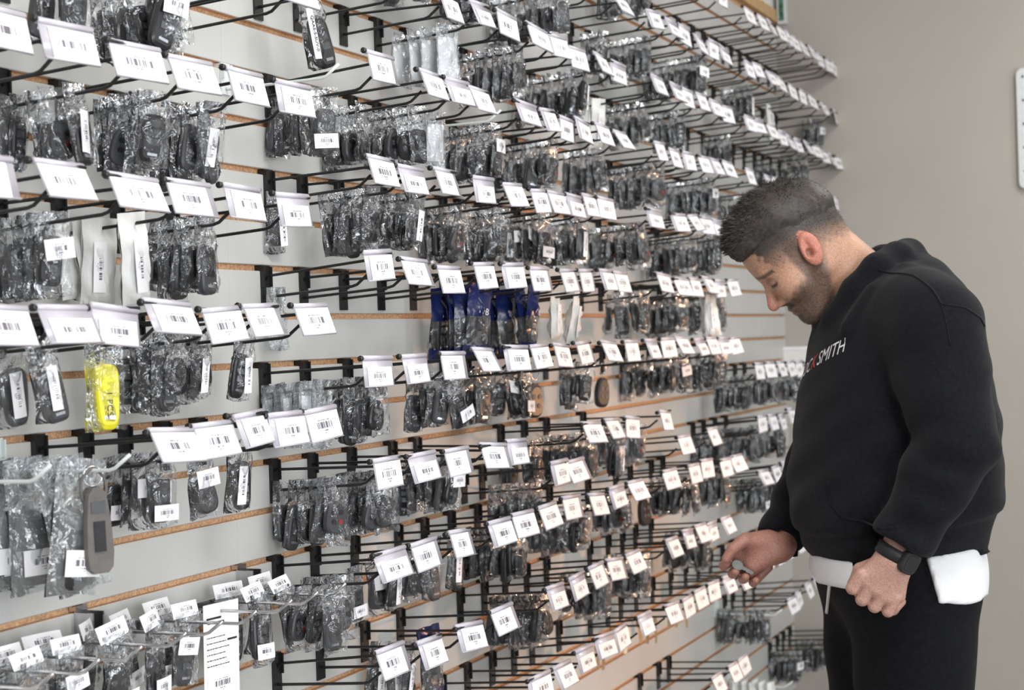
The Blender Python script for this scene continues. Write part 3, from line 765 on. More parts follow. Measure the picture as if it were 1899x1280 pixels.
rnd = random.Random(77)
BARS = [('a', 's', 'e')]
sites = sorted(SITES, key=lambda s: (s[1] - CAM).length)
fob_n = 0; far_bits = []
GR = 'bagged key fobs on the hooks'
seen_q = False
for (hi, P, kind, rank, cnt) in sites:
    ho, ro, bn = PLACE[hi]
    g_ = HOOKS[hi][0]
    if kind == 's' and g_ == -6 and abs(P.y - 2.31) < 0.13 and not seen_q: kind = 'q'; seen_q = True
    pos = f"{ordn(rank)} from wall, {ordn(ho)} hook, {ordn(ro)} row, {bn} block" if cnt > 1 else f"only one on {ordn(ho)} hook, {ordn(ro)} row, {bn} block"
    rot = (rnd.gauss(0, 0.07), rnd.gauss(0.02, 0.07), rnd.gauss(-0.22, 0.20))
    front = rank == cnt
    scl = rnd.uniform(0.80, 0.95)
    if kind in 'asehq':
        fob_n += 1
        fi = rnd.choice([0, 1, 2, 3, 4, 5, 6]); bm = rnd.choice(EMPTY_BAGS if kind == 'e' else BAGS)
        st = None
        if kind == 's' or (kind == 'a' and front and rnd.random() < 0.25): st = rnd.choice([ST_V, ST_V, ST_H, ST_L])
        if kind == 'h': st = rnd.choice([ST_H, ST_L, None])
        if fob_n > 300:
            far_bits.append((bm, FOBS[fi] if kind != 'e' else None, st, P, rot, scl)); continue
        root = link(bpy.data.objects.new('plastic_bag', bm)); root.location = P; root.rotation_euler = rot; root.scale = (1.12 if kind == 'q' else scl,) * 3
        what = {'e': 'nearly empty clear bag', 'q': 'clear bag with lettered sticker'}.get(kind, f"bagged {FOB_NAMES[fi]}" + (' with barcode sticker' if st else ''))
        tag(root, f"{what}, {pos}", 'bag', GR)
        if kind != 'e': part('key_fob', FOBS[fi], root, (0, rnd.uniform(-0.003, 0.003), rnd.uniform(-0.012, 0.006)), (rnd.gauss(0, 0.10), 0, 0))
        elif rnd.random() < 0.6: part('backing_card', FOLD, root)
        if kind == 'q':
            q = part('sticker', sticker_mesh(-0.026, -0.011, -0.09, -0.02, 0.0135, 'paper'), root); part('lettering', TXT_Q, q, (0.0138, -0.0185, -0.055), (math.pi / 2, math.pi / 2, math.pi / 2)).scale = (0.72, 0.72, 1)
        elif st: part('sticker', st, root, (0, rnd.uniform(-0.004, 0.004), 0), (rnd.gauss(0, 0.1), 0, 0))
        if kind == 'h': part('header_label', ST_HEAD, root, (0, 0, 0), (rnd.gauss(0.05, 0.05), -0.35, 0.1))
    elif kind == 'w':
        root = link(bpy.data.objects.new('padded_pouch', rnd.choice(FOAM))); root.location = P; root.rotation_euler = rot; root.scale = (scl,) * 3
        tag(root, f"white padded pouch, {pos}", 'pouch', 'white padded pouches')
        if front or rnd.random() < 0.7: part('sticker', ST_FOAM, root, (0, -0.006, 0))
    elif kind == 'b':
        root = link(bpy.data.objects.new('blue_packet', rnd.choice(BLUE))); root.location = P; root.rotation_euler = rot; root.scale = (1.08,) * 3
        tag(root, f"navy blue printed packet with fob, {pos}", 'packet', 'blue packets')
        part('key_fob', FOBS[rnd.choice([0, 4, 5])], root, (0, 0, -0.01)); part('lettering', TXT_H, root, (0.0125, 0, -0.034), (math.pi / 2, 0.2, math.pi / 2))
    elif kind == 'y':
        root = link(bpy.data.objects.new('plastic_bag', bag_mesh(61, 0.056, 0.108, 0.016))); root.location = P; root.rotation_euler = rot
        tag(root, f"clear bag with bright yellow sleeve, {pos}", 'bag')
        y = part('yellow_sleeve', YEL, root, (0, 0, -0.004)); y.scale = (0.8, 0.95, 1.08); part('lettering', TXT_P, y, (0.0098, 0, -0.066), (math.pi / 2, math.pi / 2, math.pi / 2))
    elif kind == 'g':
        root = link(bpy.data.objects.new('plastic_bag', bag_mesh(62, 0.06, 0.125, 0.02))); root.location = P; root.rotation_euler = rot
        tag(root, f"clear bag with tan leather fob, {pos}", 'bag')
        y = part('leather_fob', LEATHER, root, (0.004, 0, -0.02)); y.scale = (1, 1, 1.2)
    elif kind == 'f':
        root = link(bpy.data.objects.new('key_ring', KEYRING)); root.location = P; root.rotation_euler = rot
        tag(root, f"unbagged black remote on ring, {pos}", 'remote'); part('key_fob', FOBS[2], root, (0, 0, 0.003)).scale = (1.15, 1.15, 1.15)
    elif kind == 'm':
        root = link(bpy.data.objects.new('key_blank', KEY)); root.location = P; root.rotation_euler = rot
        tag(root, f"loose brass coloured key blank, {pos}", 'key', 'key blanks')
    elif kind == 'B':
        root = link(bpy.data.objects.new('plastic_bag', rnd.choice(BIG))); root.location = P; root.rotation_euler = rot
        tag(root, f"large milky bag with fob, {pos}", 'bag', 'large milky bags')
        part('key_fob', FOBS[rnd.choice([1, 2, 5])], root, (0, 0, -0.02)).scale = (1.2, 1.3, 1.3); part('sticker', ST_L, root, (0.004, 0, -0.01)).scale = (1, 1.3, 1.3)
    elif kind == 'p':
        root = link(bpy.data.objects.new('printed_card', CARD)); root.location = P; root.rotation_euler = (0, 0.02, -0.15)
        tag(root, f"long printed card with barcode, {pos}", 'card'); part('barcode_label', ST_CARD, root)
    elif kind == 'r':
        root = link(bpy.data.objects.new('key_ring', KEYRING)); root.location = P; root.rotation_euler = (0.03, 0, -0.5)
        tag(root, f"grey leather loop fob on ring, {pos}", 'key fob'); part('leather_loop', LOOP, root); part('strap', LOOPSTRAP, root)
# the small far bags past the three hundred nearest, joined
if far_bits:
    V = []; F = []; MI = []; names = []; UVS = []
    for bm, fb, st, P, rot, s_ in far_bits:
        from mathutils import Euler
        MM = Matrix.Translation(P) @ Euler(rot).to_matrix().to_4x4() @ Matrix.Scale(s_, 4)
        for me in (bm, fb, st):
            if me is None: continue
            base = len(V); V += [tuple(MM @ v.co) for v in me.vertices]
            mp = []
            for mm in me.materials:
                if mm.name not in names: names.append(mm.name)
                mp.append(names.index(mm.name))
            ul = me.uv_layers.active
            for p in me.polygons:
                F.append(tuple(base + v for v in p.vertices)); MI.append(mp[p.material_index])
                UVS += [tuple(ul.data[l].uv) if ul else (0, 0) for l in p.loop_indices]
    me = bpy.data.meshes.new('far_bags'); me.from_pydata(V, [], F)
    for n in names: me.materials.append(bpy.data.materials[n])
    me.polygons.foreach_set('material_index', MI); me.polygons.foreach_set('use_smooth', [True] * len(F))
    ul = me.uv_layers.new(name='UVMap'); ul.data.foreach_set('uv', [c for u in UVS for c in u])
    o = link(bpy.data.objects.new('far_bags', me)); tag(o, 'small bagged key fobs hanging on the farthest hooks', 'bags', kind='stuff')

# ---------------------------------------------------------------- things on the far wall
def on_plane_y(px, py, Y):
    r = FWD + (px - 949.5) / FPX * XC - (py - 640.0) / FPX * UC
    return CAM + r * ((Y - CAM.y) / r.y)
a = on_plane_y(1884, 128, Y_END); b = on_plane_y(1892, 352, Y_END)
m = MB(); wd, ht, rr = 0.16, a.z - b.z, 0.02
cor = []
for cx_, cz_, a0 in ((wd - rr, ht - rr, 0), (rr, ht - rr, 90), (rr, rr, 180), (wd - rr, rr, 270)):
    for k in range(5): q = math.radians(a0 + k * 22.5); cor.append((cx_ + rr * math.cos(q), cz_ + rr * math.sin(q)))
cor = cor[::-1]
m.loft([[(x, 0, z) for x, z in cor], [(x, -0.018, z) for x, z in cor], [(x * 0.97 + wd * 0.015, -0.022, z * 0.98 + ht * 0.01) for x, z in cor]], 'plate_metal')
pl = m.obj('perforated_plate', None); pl.location = (a.x, Y_END - 0.0005, b.z); tag(pl, 'pale perforated metal plate on grey wall at right edge', 'plate')
m = MB(); q8 = [(math.cos(j * math.pi / 4) * 0.0042, math.sin(j * math.pi / 4) * 0.0042) for j in range(8)]
m.loft([[(x, -0.0235, z) for x, z in q8], [(x, -0.0215, z) for x, z in q8]], 'ink'); hm = m.mesh('hole')
for r_ in range(9):
    for c_ in range(4): part('hole', hm, pl, (0.022 + c_ * 0.036 + 0.012 * (r_ % 2) * (1 if c_ < 3 else -1), 0, ht - 0.03 - r_ * (ht - 0.05) / 9))
a = on_plane_y(1427, -30, Y_END - 0.02); b = on_plane_y(1459, 44, Y_END - 0.02)
fx0, fx1, fz0, fz1 = max(0.014, a.x), b.x, b.z, a.z
fr = empty('framed_picture', (fx0, Y_END, fz0)); tag(fr, 'small green picture in pale frame high in the corner', 'picture')
W_, H_ = fx1 - fx0, fz1 - fz0
m = MB()
for bx in (((0, -0.03, 0), (W_, -0.0005, 0.010)), ((0, -0.03, H_ - 0.010), (W_, -0.0005, H_)), ((W_ - 0.007, -0.03, 0.010), (W_, -0.0005, H_ - 0.010)), ((0, -0.03, 0.010), (0.004, -0.0005, H_ - 0.010))): m.box(*bx, 'plate_metal')
m.obj('frame', fr)
m = MB(); m.box((0.004, -0.029, 0.010), (W_ - 0.007, -0.002, H_ - 0.010), 'green_foil'); m.obj('picture_sheet', fr)
a = on_plane_y(1449, 647, Y_END); b = on_plane_y(1500, 690, Y_END)
bx = empty('wall_box', (a.x, Y_END, b.z)); tag(bx, 'white wall box in the corner behind the man', 'box')
m = MB(); W_, H_ = b.x - a.x, a.z - b.z
m.box((0, -0.03, 0), (W_, -0.0005, H_ - 0.004), 'white_paint'); m.obj('box_body', bx)
m = MB(); m.box((-0.003, -0.033, H_ - 0.004), (W_ + 0.003, -0.0005, H_ + 0.006), 'paper'); m.obj('lid', bx)
# ---------------------------------------------------------------- the man
ZM = 2.95                                   # his distance along the horizontal view direction
M0 = Vector((CAM.x, CAM.y, 0)) + FH * ZM + RT * 0.69
def pix(px, py, v=0.0):
    """point of the man's own frame (right, away, up) seen at a pixel, v metres behind his middle plane"""
    r = FWD + (px - 949.5) / FPX * XC - (py - 640.0) / FPX * UC
    P = CAM + r * ((ZM + v) / r.dot(FH))
    d = P - M0
    return np.array([d.dot(RT), v, P.z])

def smin(a, b, k):
    h = np.clip(0.5 + 0.5 * (b - a) / k, 0, 1)
    return b * (1 - h) + a * h - k * h * (1 - h)
def smax(a, b, k): return -smin(-a, -b, k)
class Field:
    def __init__(s, lo, hi, h):
        s.lo = np.array(lo, float); s.h = h
        n = np.ceil((np.array(hi) - s.lo) / h).astype(int) + 1
        ax = [(s.lo[i] + h * np.arange(n[i])).astype(np.float32) for i in range(3)]
        s.X, s.Y, s.Z = np.meshgrid(*ax, indexing='ij'); s.D = np.full(s.X.shape, 9.0, np.float32)
    def cone(s, a, b, r1, r2):
        a = np.asarray(a, float); b = np.asarray(b, float); d = b - a; L = float(d @ d) + 1e-12
        px, py, pz = s.X - a[0], s.Y - a[1], s.Z - a[2]
        t = np.clip((px * d[0] + py * d[1] + pz * d[2]) / L, 0, 1)
        return np.sqrt((px - t * d[0]) ** 2 + (py - t * d[1]) ** 2 + (pz - t * d[2]) ** 2) - (r1 + (r2 - r1) * t)
    def ell(s, c, r, R=None):
        px, py, pz = s.X - c[0], s.Y - c[1], s.Z - c[2]
        if R is not None:
            q = [R[0][i] * px + R[1][i] * py + R[2][i] * pz for i in range(3)]
        else: q = [px, py, pz]
        k0 = np.sqrt(sum((q[i] / r[i]) ** 2 for i in range(3))); k1 = np.sqrt(sum((q[i] / r[i] ** 2) ** 2 for i in range(3))) + 1e-9
        return k0 * (k0 - 1) / k1
    def plane(s, p, n):
        n = np.asarray(n, float); n = n / np.linalg.norm(n)
        return (s.X - p[0]) * n[0] + (s.Y - p[1]) * n[1] + (s.Z - p[2]) * n[2]
    def add(s, d, k=0.02): s.D = smin(s.D, d, k)
    def sub(s, d, k=0.01): s.D = smax(s.D, -d, k)
    def cut(s, d, k=0.004): s.D = smax(s.D, d, k)
    def nets(s):
        D = s.D; nx, ny, nz = D.shape; ins = D < 0
        cnt = sum(ins[i:nx - 1 + i, j:ny - 1 + j, l:nz - 1 + l].astype(np.int8) for i in (0, 1) for j in (0, 1) for l in (0, 1))
        act = (cnt > 0) & (cnt < 8); idx = np.argwhere(act)
        cid = np.full(act.shape, -1, np.int64); cid[act] = np.arange(len(idx))
        cor = [(i, j, l) for i in (0, 1) for j in (0, 1) for l in (0, 1)]
        val = {c: D[idx[:, 0] + c[0], idx[:, 1] + c[1], idx[:, 2] + c[2]] for c in cor}
        acc = np.zeros((len(idx), 3)); num = np.zeros(len(idx))
        for c in cor:
            for ax in range(3):
                if c[ax] == 0:
                    e = list(c); e[ax] = 1; e = tuple(e)
                    va, vb = val[c], val[e]; m_ = (va < 0) != (vb < 0)
                    t = np.where(m_, va / np.where(m_, va - vb, 1), 0)
                    p = np.tile(np.array(c, float), (len(idx), 1)); p[:, ax] = t
                    acc += p * m_[:, None]; num += m_
        V = s.lo + (idx + acc / num[:, None]) * s.h
        faces = []
        for ax in range(3):
            sl0 = [slice(None)] * 3; sl1 = [slice(None)] * 3; sl0[ax] = slice(0, -1); sl1[ax] = slice(1, None)
            a_, b_ = ins[tuple(sl0)], ins[tuple(sl1)]
            e = np.argwhere(a_ != b_); u, v = (ax + 1) % 3, (ax + 2) % 3
            ok = (e[:, u] > 0) & (e[:, v] > 0) & (e[:, u] < D.shape[u] - 1) & (e[:, v] < D.shape[v] - 1); e = e[ok]
            def C(du, dv):
                q = e.copy(); q[:, u] -= du; q[:, v] -= dv
                return cid[q[:, 0], q[:, 1], q[:, 2]]
            quad = np.stack([C(1, 1), C(0, 1), C(0, 0), C(1, 0)], 1)
            fl = ~a_[e[:, 0], e[:, 1], e[:, 2]]; quad[fl] = quad[fl][:, ::-1]
            faces.append(quad)
        return V, np.concatenate(faces)
def mesh_np(name, parts, mname):
    V = []; F = []; o = 0
    for v, f in parts: V.append(v); F.append(f + o); o += len(v)
    V = np.concatenate(V); F = np.concatenate(F)
    me = bpy.data.meshes.new(name); me.from_pydata(V.tolist(), [], F.tolist())
    me.polygons.foreach_set('use_smooth', [True] * len(F)); me.materials.append(MATS[mname]); me.update()
    return me, V

# head frame: forward, left (towards the camera), up
PH = math.radians(40); YW = math.radians(4)
hf = np.array([-math.cos(PH) * math.cos(YW), -math.sin(YW) * -1.0 * math.cos(PH), -math.sin(PH)]); hf /= np.linalg.norm(hf)
hl = np.array([0, -1.0, 0]); hl = hl - hf * (hl @ hf); hl /= np.linalg.norm(hl)
hu = np.cross(hf, hl)
HR = np.stack([hf, hl, hu], 1)              # columns
HC = pix(1487, 466, 0.0) 
def H(x, y, z): return HC + HR @ np.array([x, y, z], float)
neck_lo = pix(1640, 570, 0.0)
def head_field(h):
    F = Field(HC - np.array([0.17, 0.13, 0.20]), HC + np.array([0.25, 0.13, 0.17]), h)
    E = lambda c, r: F.ell(H(*c), r, HR)
    Cn = lambda a, b, r1, r2: F.cone(H(*a), H(*b), r1, r2)
    F.D = E((-0.004, 0, 0.045), (0.097, 0.075, 0.084))
    F.add(E((0.035, 0, -0.03), (0.052, 0.060, 0.078)), 0.03)
    F.add(E((0.048, 0, 0.030), (0.040, 0.060, 0.050)), 0.02)
    F.add(E((0.046, 0, -0.088), (0.034, 0.038, 0.024)), 0.025)
    F.add(E((0.060, 0, -0.100), (0.019, 0.020, 0.015)), 0.018)
    for s_ in (-1, 1):
        F.add(Cn((0.000, s_ * 0.054, -0.045), (0.048, s_ * 0.028, -0.098), 0.017, 0.015), 0.022)
        F.add(E((0.055, s_ * 0.040, -0.030), (0.028, 0.024, 0.026)), 0.02)
    F.add(Cn((0.078, -0.034, 0.017), (0.078, 0.034, 0.017), 0.010, 0.010), 0.014)
    F.add(Cn((0.080, 0, 0.004), (0.1035, 0, -0.036), 0.0080, 0.0088), 0.010)
    F.add(E((0.1035, 0, -0.0415), (0.0105, 0.0105, 0.0092)), 0.006)
    for s_ in (-1, 1):
        F.add(E((0.087, s_ * 0.0110, -0.0455), (0.0110, 0.0072, 0.0075)), 0.009)
        F.sub(E((0.092, s_ * 0.033, -0.004), (0.016, 0.016, 0.0105)), 0.010)
        F.add(E((0.0725, s_ * 0.031, -0.006), (0.0125, 0.0135, 0.0105)), 0.003)
    F.add(E((0.080, 0, -0.047), (0.013, 0.012, 0.009)), 0.006)
    F.add(Cn((0.078, -0.017, -0.066), (0.078, 0.017, -0.066), 0.0072, 0.0072), 0.007)
    F.add(E((0.0835, 0, -0.0655), (0.0062, 0.018, 0.0045)), 0.005)
    F.add(E((0.0800, 0, -0.0760), (0.0065, 0.016, 0.005)), 0.005)
    F.sub(Cn((0.0925, -0.022, -0.0708), (0.0925, 0.022, -0.0708), 0.0045, 0.0045), 0.003)
    # neck
    F.add(F.cone(H(-0.030, 0, -0.02), neck_lo, 0.058, 0.066), 0.03)
    # ears
    for s_ in (-1, 1):
        tl = 0.26; c, q = math.cos(tl), math.sin(tl)
        ER = HR @ np.array([[c, 0, -q], [0, 1, 0], [q, 0, c]])
        o = (-0.006, s_ * 0.077, -0.001)
        F.add(F.ell(H(*o), (0.0185, 0.0085, 0.0325), ER), 0.006)
        F.sub(F.ell(H(o[0] + 0.002, s_ * 0.0885, 0.005), (0.0128, 0.0095, 0.0240), ER), 0.002)
        F.add(F.cone(H(o[0] - 0.006, s_ * 0.0800, 0.014), H(o[0] - 0.004, s_ * 0.0805, -0.012), 0.0030, 0.0036), 0.003)
        F.sub(F.ell(H(o[0] + 0.007, s_ * 0.083, -0.005), (0.0065, 0.012, 0.0095), ER), 0.002)
    return F
hF = head_field(0.0024)
headV, headQ = hF.nets()

def hand(fingers, palm, h, lo, hi):
    F = Field(lo, hi, h)
    F.D = palm(F)
    for pts, rad, kk in fingers:
        d = None
        for i in range(len(pts) - 1):
            e = F.cone(pts[i], pts[i + 1], rad[i], rad[i + 1]); d = e if d is None else smin(d, e, 0.003)
        F.add(d, kk)
    return F.nets()
# right hand: palm turned to the camera, fingers curled up towards the thumb
RW = pix(1446, 1012, 0.10)
def rpalm(F):
    d = F.cone(pix(1447, 1013, 0.10), pix(1408, 1020, 0.095), 0.027, 0.027)
    d = smin(d, F.cone(pix(1432, 1028, 0.085), pix(1396, 1048, 0.085), 0.018, 0.017), 0.015)
    d = smin(d, F.cone(pix(1425, 1002, 0.085), pix(1390, 1006, 0.080), 0.018, 0.016), 0.015)
    d = smin(d, F.cone(pix(1408, 1020, 0.1), pix(1378, 1030, 0.105), 0.026, 0.020), 0.012)
    d = smin(d, F.cone(pix(1462, 972, 0.125), pix(1442, 1012, 0.10), 0.031, 0.027), 0.02)
    return d
rf = []
tips = [(1345, 1050), (1362, 1065), (1381, 1075), (1400, 1082)]
rs = [0.0090, 0.0093, 0.0089, 0.0080]
for i, (tx, ty) in enumerate(tips):
    p0 = pix(tx + 34 - 3 * i, ty - 30, 0.112); p1 = pix(tx + 4, ty - 8, 0.118 - 0.004 * i); p2 = pix(tx - 3, ty - 1, 0.088); p3 = pix(tx + 2, ty - 5, 0.066)
    r0 = rs[i]; rf.append(([p0, p1, p2, p3], [r0 * 1.15, r0 * 1.04, r0, r0 * 0.86], 0.0018))
rf.append(([pix(1415, 1003, 0.082), pix(1382, 1001, 0.066), pix(1359, 1018, 0.056), pix(1347, 1036, 0.056)], [0.018, 0.0125, 0.0105, 0.0085], 0.007))
rc = pix(1410, 1030, 0.09)
rV, rQ = hand(rf, rpalm, 0.0022, rc - np.array([0.10, 0.085, 0.075]), rc + np.array([0.11, 0.075, 0.085]))
# left hand: loose fist, back of the hand to the camera
LV = -0.235
def lpalm(F):
    d = F.cone(pix(1668, 1015, LV), pix(1655, 1040, LV), 0.030, 0.028)
    d = smin(d, F.cone(pix(1655, 1040, LV), pix(1602, 1072, LV + 0.004), 0.026, 0.0175), 0.012)
    d = smin(d, F.cone(pix(1655, 1042, LV), pix(1622, 1090, LV), 0.026, 0.0165), 0.012)
    d = smin(d, F.cone(pix(1660, 1045, LV), pix(1642, 1105, LV + 0.002), 0.025, 0.0160), 0.012)
    d = smin(d, F.cone(pix(1668, 1045, LV), pix(1664, 1105, LV + 0.006), 0.018, 0.0140), 0.012)
    return d
lf = []
mc = [(1598, 1066), (1615, 1086), (1637, 1102), (1661, 1108)]; pp = [(1581, 1091), (1599, 1112), (1622, 1125), (1647, 1134)]
for i in range(4):
    a_, b_ = mc[i], pp[i]; r0 = (0.0108, 0.0110, 0.0106, 0.0098)[i]
    lf.append(([pix(*a_, LV - 0.002), pix(*b_, LV + 0.004), pix(b_[0] + 9, b_[1] - 3, LV + 0.036), pix(b_[0] + 24, b_[1] - 18, LV + 0.040)], [r0 * 1.14, r0, r0 * 0.95, r0 * 0.85], 0.0018))
lf.append(([pix(1632, 1048, LV + 0.02), pix(1596, 1058, LV + 0.036), pix(1584, 1084, LV + 0.044), pix(1594, 1102, LV + 0.05)], [0.017, 0.013, 0.0115, 0.009], 0.008))
lc = pix(1628, 1075, LV)
lV, lQ = hand(lf, lpalm, 0.0022, lc - np.array([0.075, 0.055, 0.085]), lc + np.array([0.085, 0.075, 0.10]))
# trunk, arms and legs under the clothes
T = Field((-0.40, -0.36, 0.03), (0.34, 0.36, 1.62), 0.014)
sh_l, el_l, wr_l = pix(1728, 605, -0.20), pix(1772, 826, -0.255), pix(1668, 1015, LV)
sh_r, el_r, wr_r = pix(1610, 620, 0.19), pix(1530, 850, 0.215), pix(1441, 1014, 0.10)
T.D = T.ell(pix(1650, 680, 0), (0.12, 0.16, 0.17)); T.add(T.ell(pix(1655, 850, 0), (0.125, 0.155, 0.17)), 0.05); T.add(T.ell(pix(1665, 1010, 0), (0.11, 0.15, 0.11)), 0.05)
T.add(T.cone(neck_lo, pix(1660, 640, 0), 0.05, 0.09), 0.04)
for a_, b_, c_ in ((sh_l, el_l, wr_l), (sh_r, el_r, wr_r)):
    T.add(T.cone(a_, b_, 0.052, 0.040), 0.03); T.add(T.cone(b_, c_, 0.040, 0.026), 0.02)
hipz = pix(1665, 1040, 0)
LEGS = []
for sgn, du in ((-1, 0.012), (1, -0.020)):
    hp = np.array([hipz[0] + du * 0.4, sgn * 0.085, 0.93]); kn = np.array([hipz[0] - 0.015 + du, sgn * 0.085, 0.50]); an = np.array([hipz[0] + 0.015 + du, sgn * 0.105, 0.09])
    LEGS.append((hp, kn, an)); T.add(T.cone(hp, kn, 0.082, 0.055), 0.03); T.add(T.cone(kn, an, 0.055, 0.036), 0.02); T.add(T.cone(an, an + np.array([-0.12, 0, -0.035]), 0.035, 0.028), 0.02)
tV, tQ = T.nets()

# skin with its own colouring: beard, cropped scalp, flushed ear
sk = bpy.data.materials.new('skin'); sk.use_nodes = True; MATS['skin'] = sk
nt = sk.node_tree; b_ = nt.nodes['Principled BSDF']; b_.inputs['Roughness'].default_value = 0.5
at = nt.nodes.new('ShaderNodeAttribute'); at.attribute_name = 'complexion'
tc = nt.nodes.new('ShaderNodeTexCoord'); nz = nt.nodes.new('ShaderNodeTexNoise'); nz.inputs['Scale'].default_value = 420; nz.inputs['Detail'].default_value = 3
nt.links.new(tc.outputs['Object'], nz.inputs['Vector'])
mr = nt.nodes.new('ShaderNodeMapRange'); mr.inputs['From Min'].default_value = 0.3; mr.inputs['From Max'].default_value = 0.7; mr.inputs['To Min'].default_value = 0.72; mr.inputs['To Max'].default_value = 1.18
nt.links.new(nz.outputs['Fac'], mr.inputs['Value'])
mx = nt.nodes.new('ShaderNodeMix'); mx.data_type = 'RGBA'; mx.blend_type = 'MULTIPLY'; mx.inputs[0].default_value = 1.0
nt.links.new(at.outputs['Color'], mx.inputs[6]); nt.links.new(mr.outputs[0], mx.inputs[7]); nt.links.new(mx.outputs[2], b_.inputs['Base Color'])
b_.inputs['Subsurface Weight'].default_value = 0.06; b_.inputs['Subsurface Radius'].default_value = (0.01, 0.004, 0.002); b_.inputs['Subsurface Scale'].default_value = 0.4
bpn = nt.nodes.new('ShaderNodeBump'); bpn.inputs['Strength'].default_value = 0.12; bpn.inputs['Distance'].default_value = 0.002; nt.links.new(nz.outputs['Fac'], bpn.inputs['Height']); nt.links.new(bpn.outputs['Normal'], b_.inputs['Normal'])
me, V = mesh_np('person', [(headV, headQ), (rV, rQ), (lV, lQ), (tV, tQ)], 'skin')
def ss(a, b, x):
    t = np.clip((x - a) / (b - a), 0, 1); return t * t * (3 - 2 * t)
SKIN = np.array([0.47, 0.265, 0.175]); colr = np.tile(SKIN, (len(V), 1))
nh = len(headV); q = qh = (V[:nh] - HC) @ HR; fx, fy, fz = q[:, 0], np.abs(q[:, 1]), q[:, 2]
jit = 0.004 * np.sin(fx * 400) * np.sin(fz * 330)
def blend(mask, c): colr[:nh] = colr[:nh] * (1 - mask[:, None]) + np.array(c) * mask[:, None]
ear = ss(0.0725, 0.077, fy) * (np.abs(fx + 0.006) < 0.028) * (np.abs(fz) < 0.042)
neckm = ss(-0.06, -0.10, fz + 0.5 * fx) * (fx < 0.03)
on_ear = (fy > 0.0745) & (np.abs(fx + 0.006) < 0.024) & (np.abs(fz) < 0.036)
keep = np.where(on_ear, 0.0, 1.0)
# beard over jaw, cheeks' lower half and sideburn
up_line = -0.036 + 0.75 * np.clip(0.040 - fx, 0, 0.045) - 0.45 * np.clip(fx - 0.055, 0, 0.05)
beard = ss(0.010, -0.012, fz - up_line + jit) * ss(-0.014, 0.006, fx + 0.45 * (fz + 0.055)) * ss(-0.135, -0.112, fz)
side = ss(0.018, 0.008, np.abs(fx - 0.020)) * ss(-0.062, -0.035, fz) * ss(0.045, 0.02, fz) * (fy > 0.04)
beard = np.clip(np.maximum(beard, side * 0.85), 0, 1) * keep
mous = ss(0.0085, 0.004, np.abs(fz + 0.0570)) * (fx > 0.055) * (fy < 0.029)
chin = ss(0.030, 0.014, np.hypot(fy, (fz + 0.094) * 0.9)) * (fx > 0.03)
blend(beard * 0.80, (0.066, 0.046, 0.036)); blend(np.maximum(mous, chin * 0.72) * 0.9, (0.026, 0.019, 0.016))
lip = ss(0.0075, 0.004, np.abs(fz + 0.0745)) * (fx > 0.074) * (fy < 0.018); blend(lip * 0.7, (0.36, 0.15, 0.12))
# cropped hair on temples, sides and nape, thinning downwards
lowl = np.where(fx > 0, 0.004 + 0.1 * fx, 0.004 + 0.42 * fx) 
crop = ss(-0.010, 0.012, fz - lowl + 1.5 * jit) * ss(0.075, 0.064, fx - 0.25 * (fz - 0.04) + 1.5 * jit)
dens = 0.42 + 0.58 * ss(0.0, 0.046, fz - lowl)
blend(np.clip(crop * dens * keep, 0, 1), (0.040, 0.033, 0.028))
blend(on_ear * 0.62, (0.52, 0.15, 0.115))
nose = ss(0.088, 0.100, fx) * (fz < -0.02) * (fz > -0.058); blend(nose * 0.45, (0.52, 0.19, 0.15))
brow = ss(0.0055, 0.0022, np.abs(fz - 0.0150 - 0.12 * (0.035 - fy))) * (fx > 0.045) * (fy > 0.010) * (fy < 0.056); blend(brow * 0.8, (0.026, 0.019, 0.016))
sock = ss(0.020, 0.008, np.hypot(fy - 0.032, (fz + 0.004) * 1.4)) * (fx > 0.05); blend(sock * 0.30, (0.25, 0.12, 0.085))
lash = ss(0.0042, 0.002, np.abs(fz + 0.0110)) * (fx > 0.062) * (fy > 0.016) * (fy < 0.049); blend(lash * 0.9, (0.022, 0.015, 0.014))
hand0, hand1 = nh, nh + len(rV) + len(lV)
colr[hand0:hand1] = np.array([0.46, 0.265, 0.21])
vr = V[nh:nh + len(rV)]; colr[nh:nh + len(rV)] = np.array([0.40, 0.19, 0.145])
ca_ = me.color_attributes.new('complexion', 'FLOAT_COLOR', 'POINT')
ca_.data.foreach_set('color', np.concatenate([colr, np.ones((len(V), 1))], 1).astype(np.float32).ravel())
man = link(bpy.data.objects.new('person', me)); man.location = M0; man.rotation_euler = (0, 0, ALPHA)
tag(man, 'man in black hoodie and joggers looking down at a key beside the slatwall', 'person')

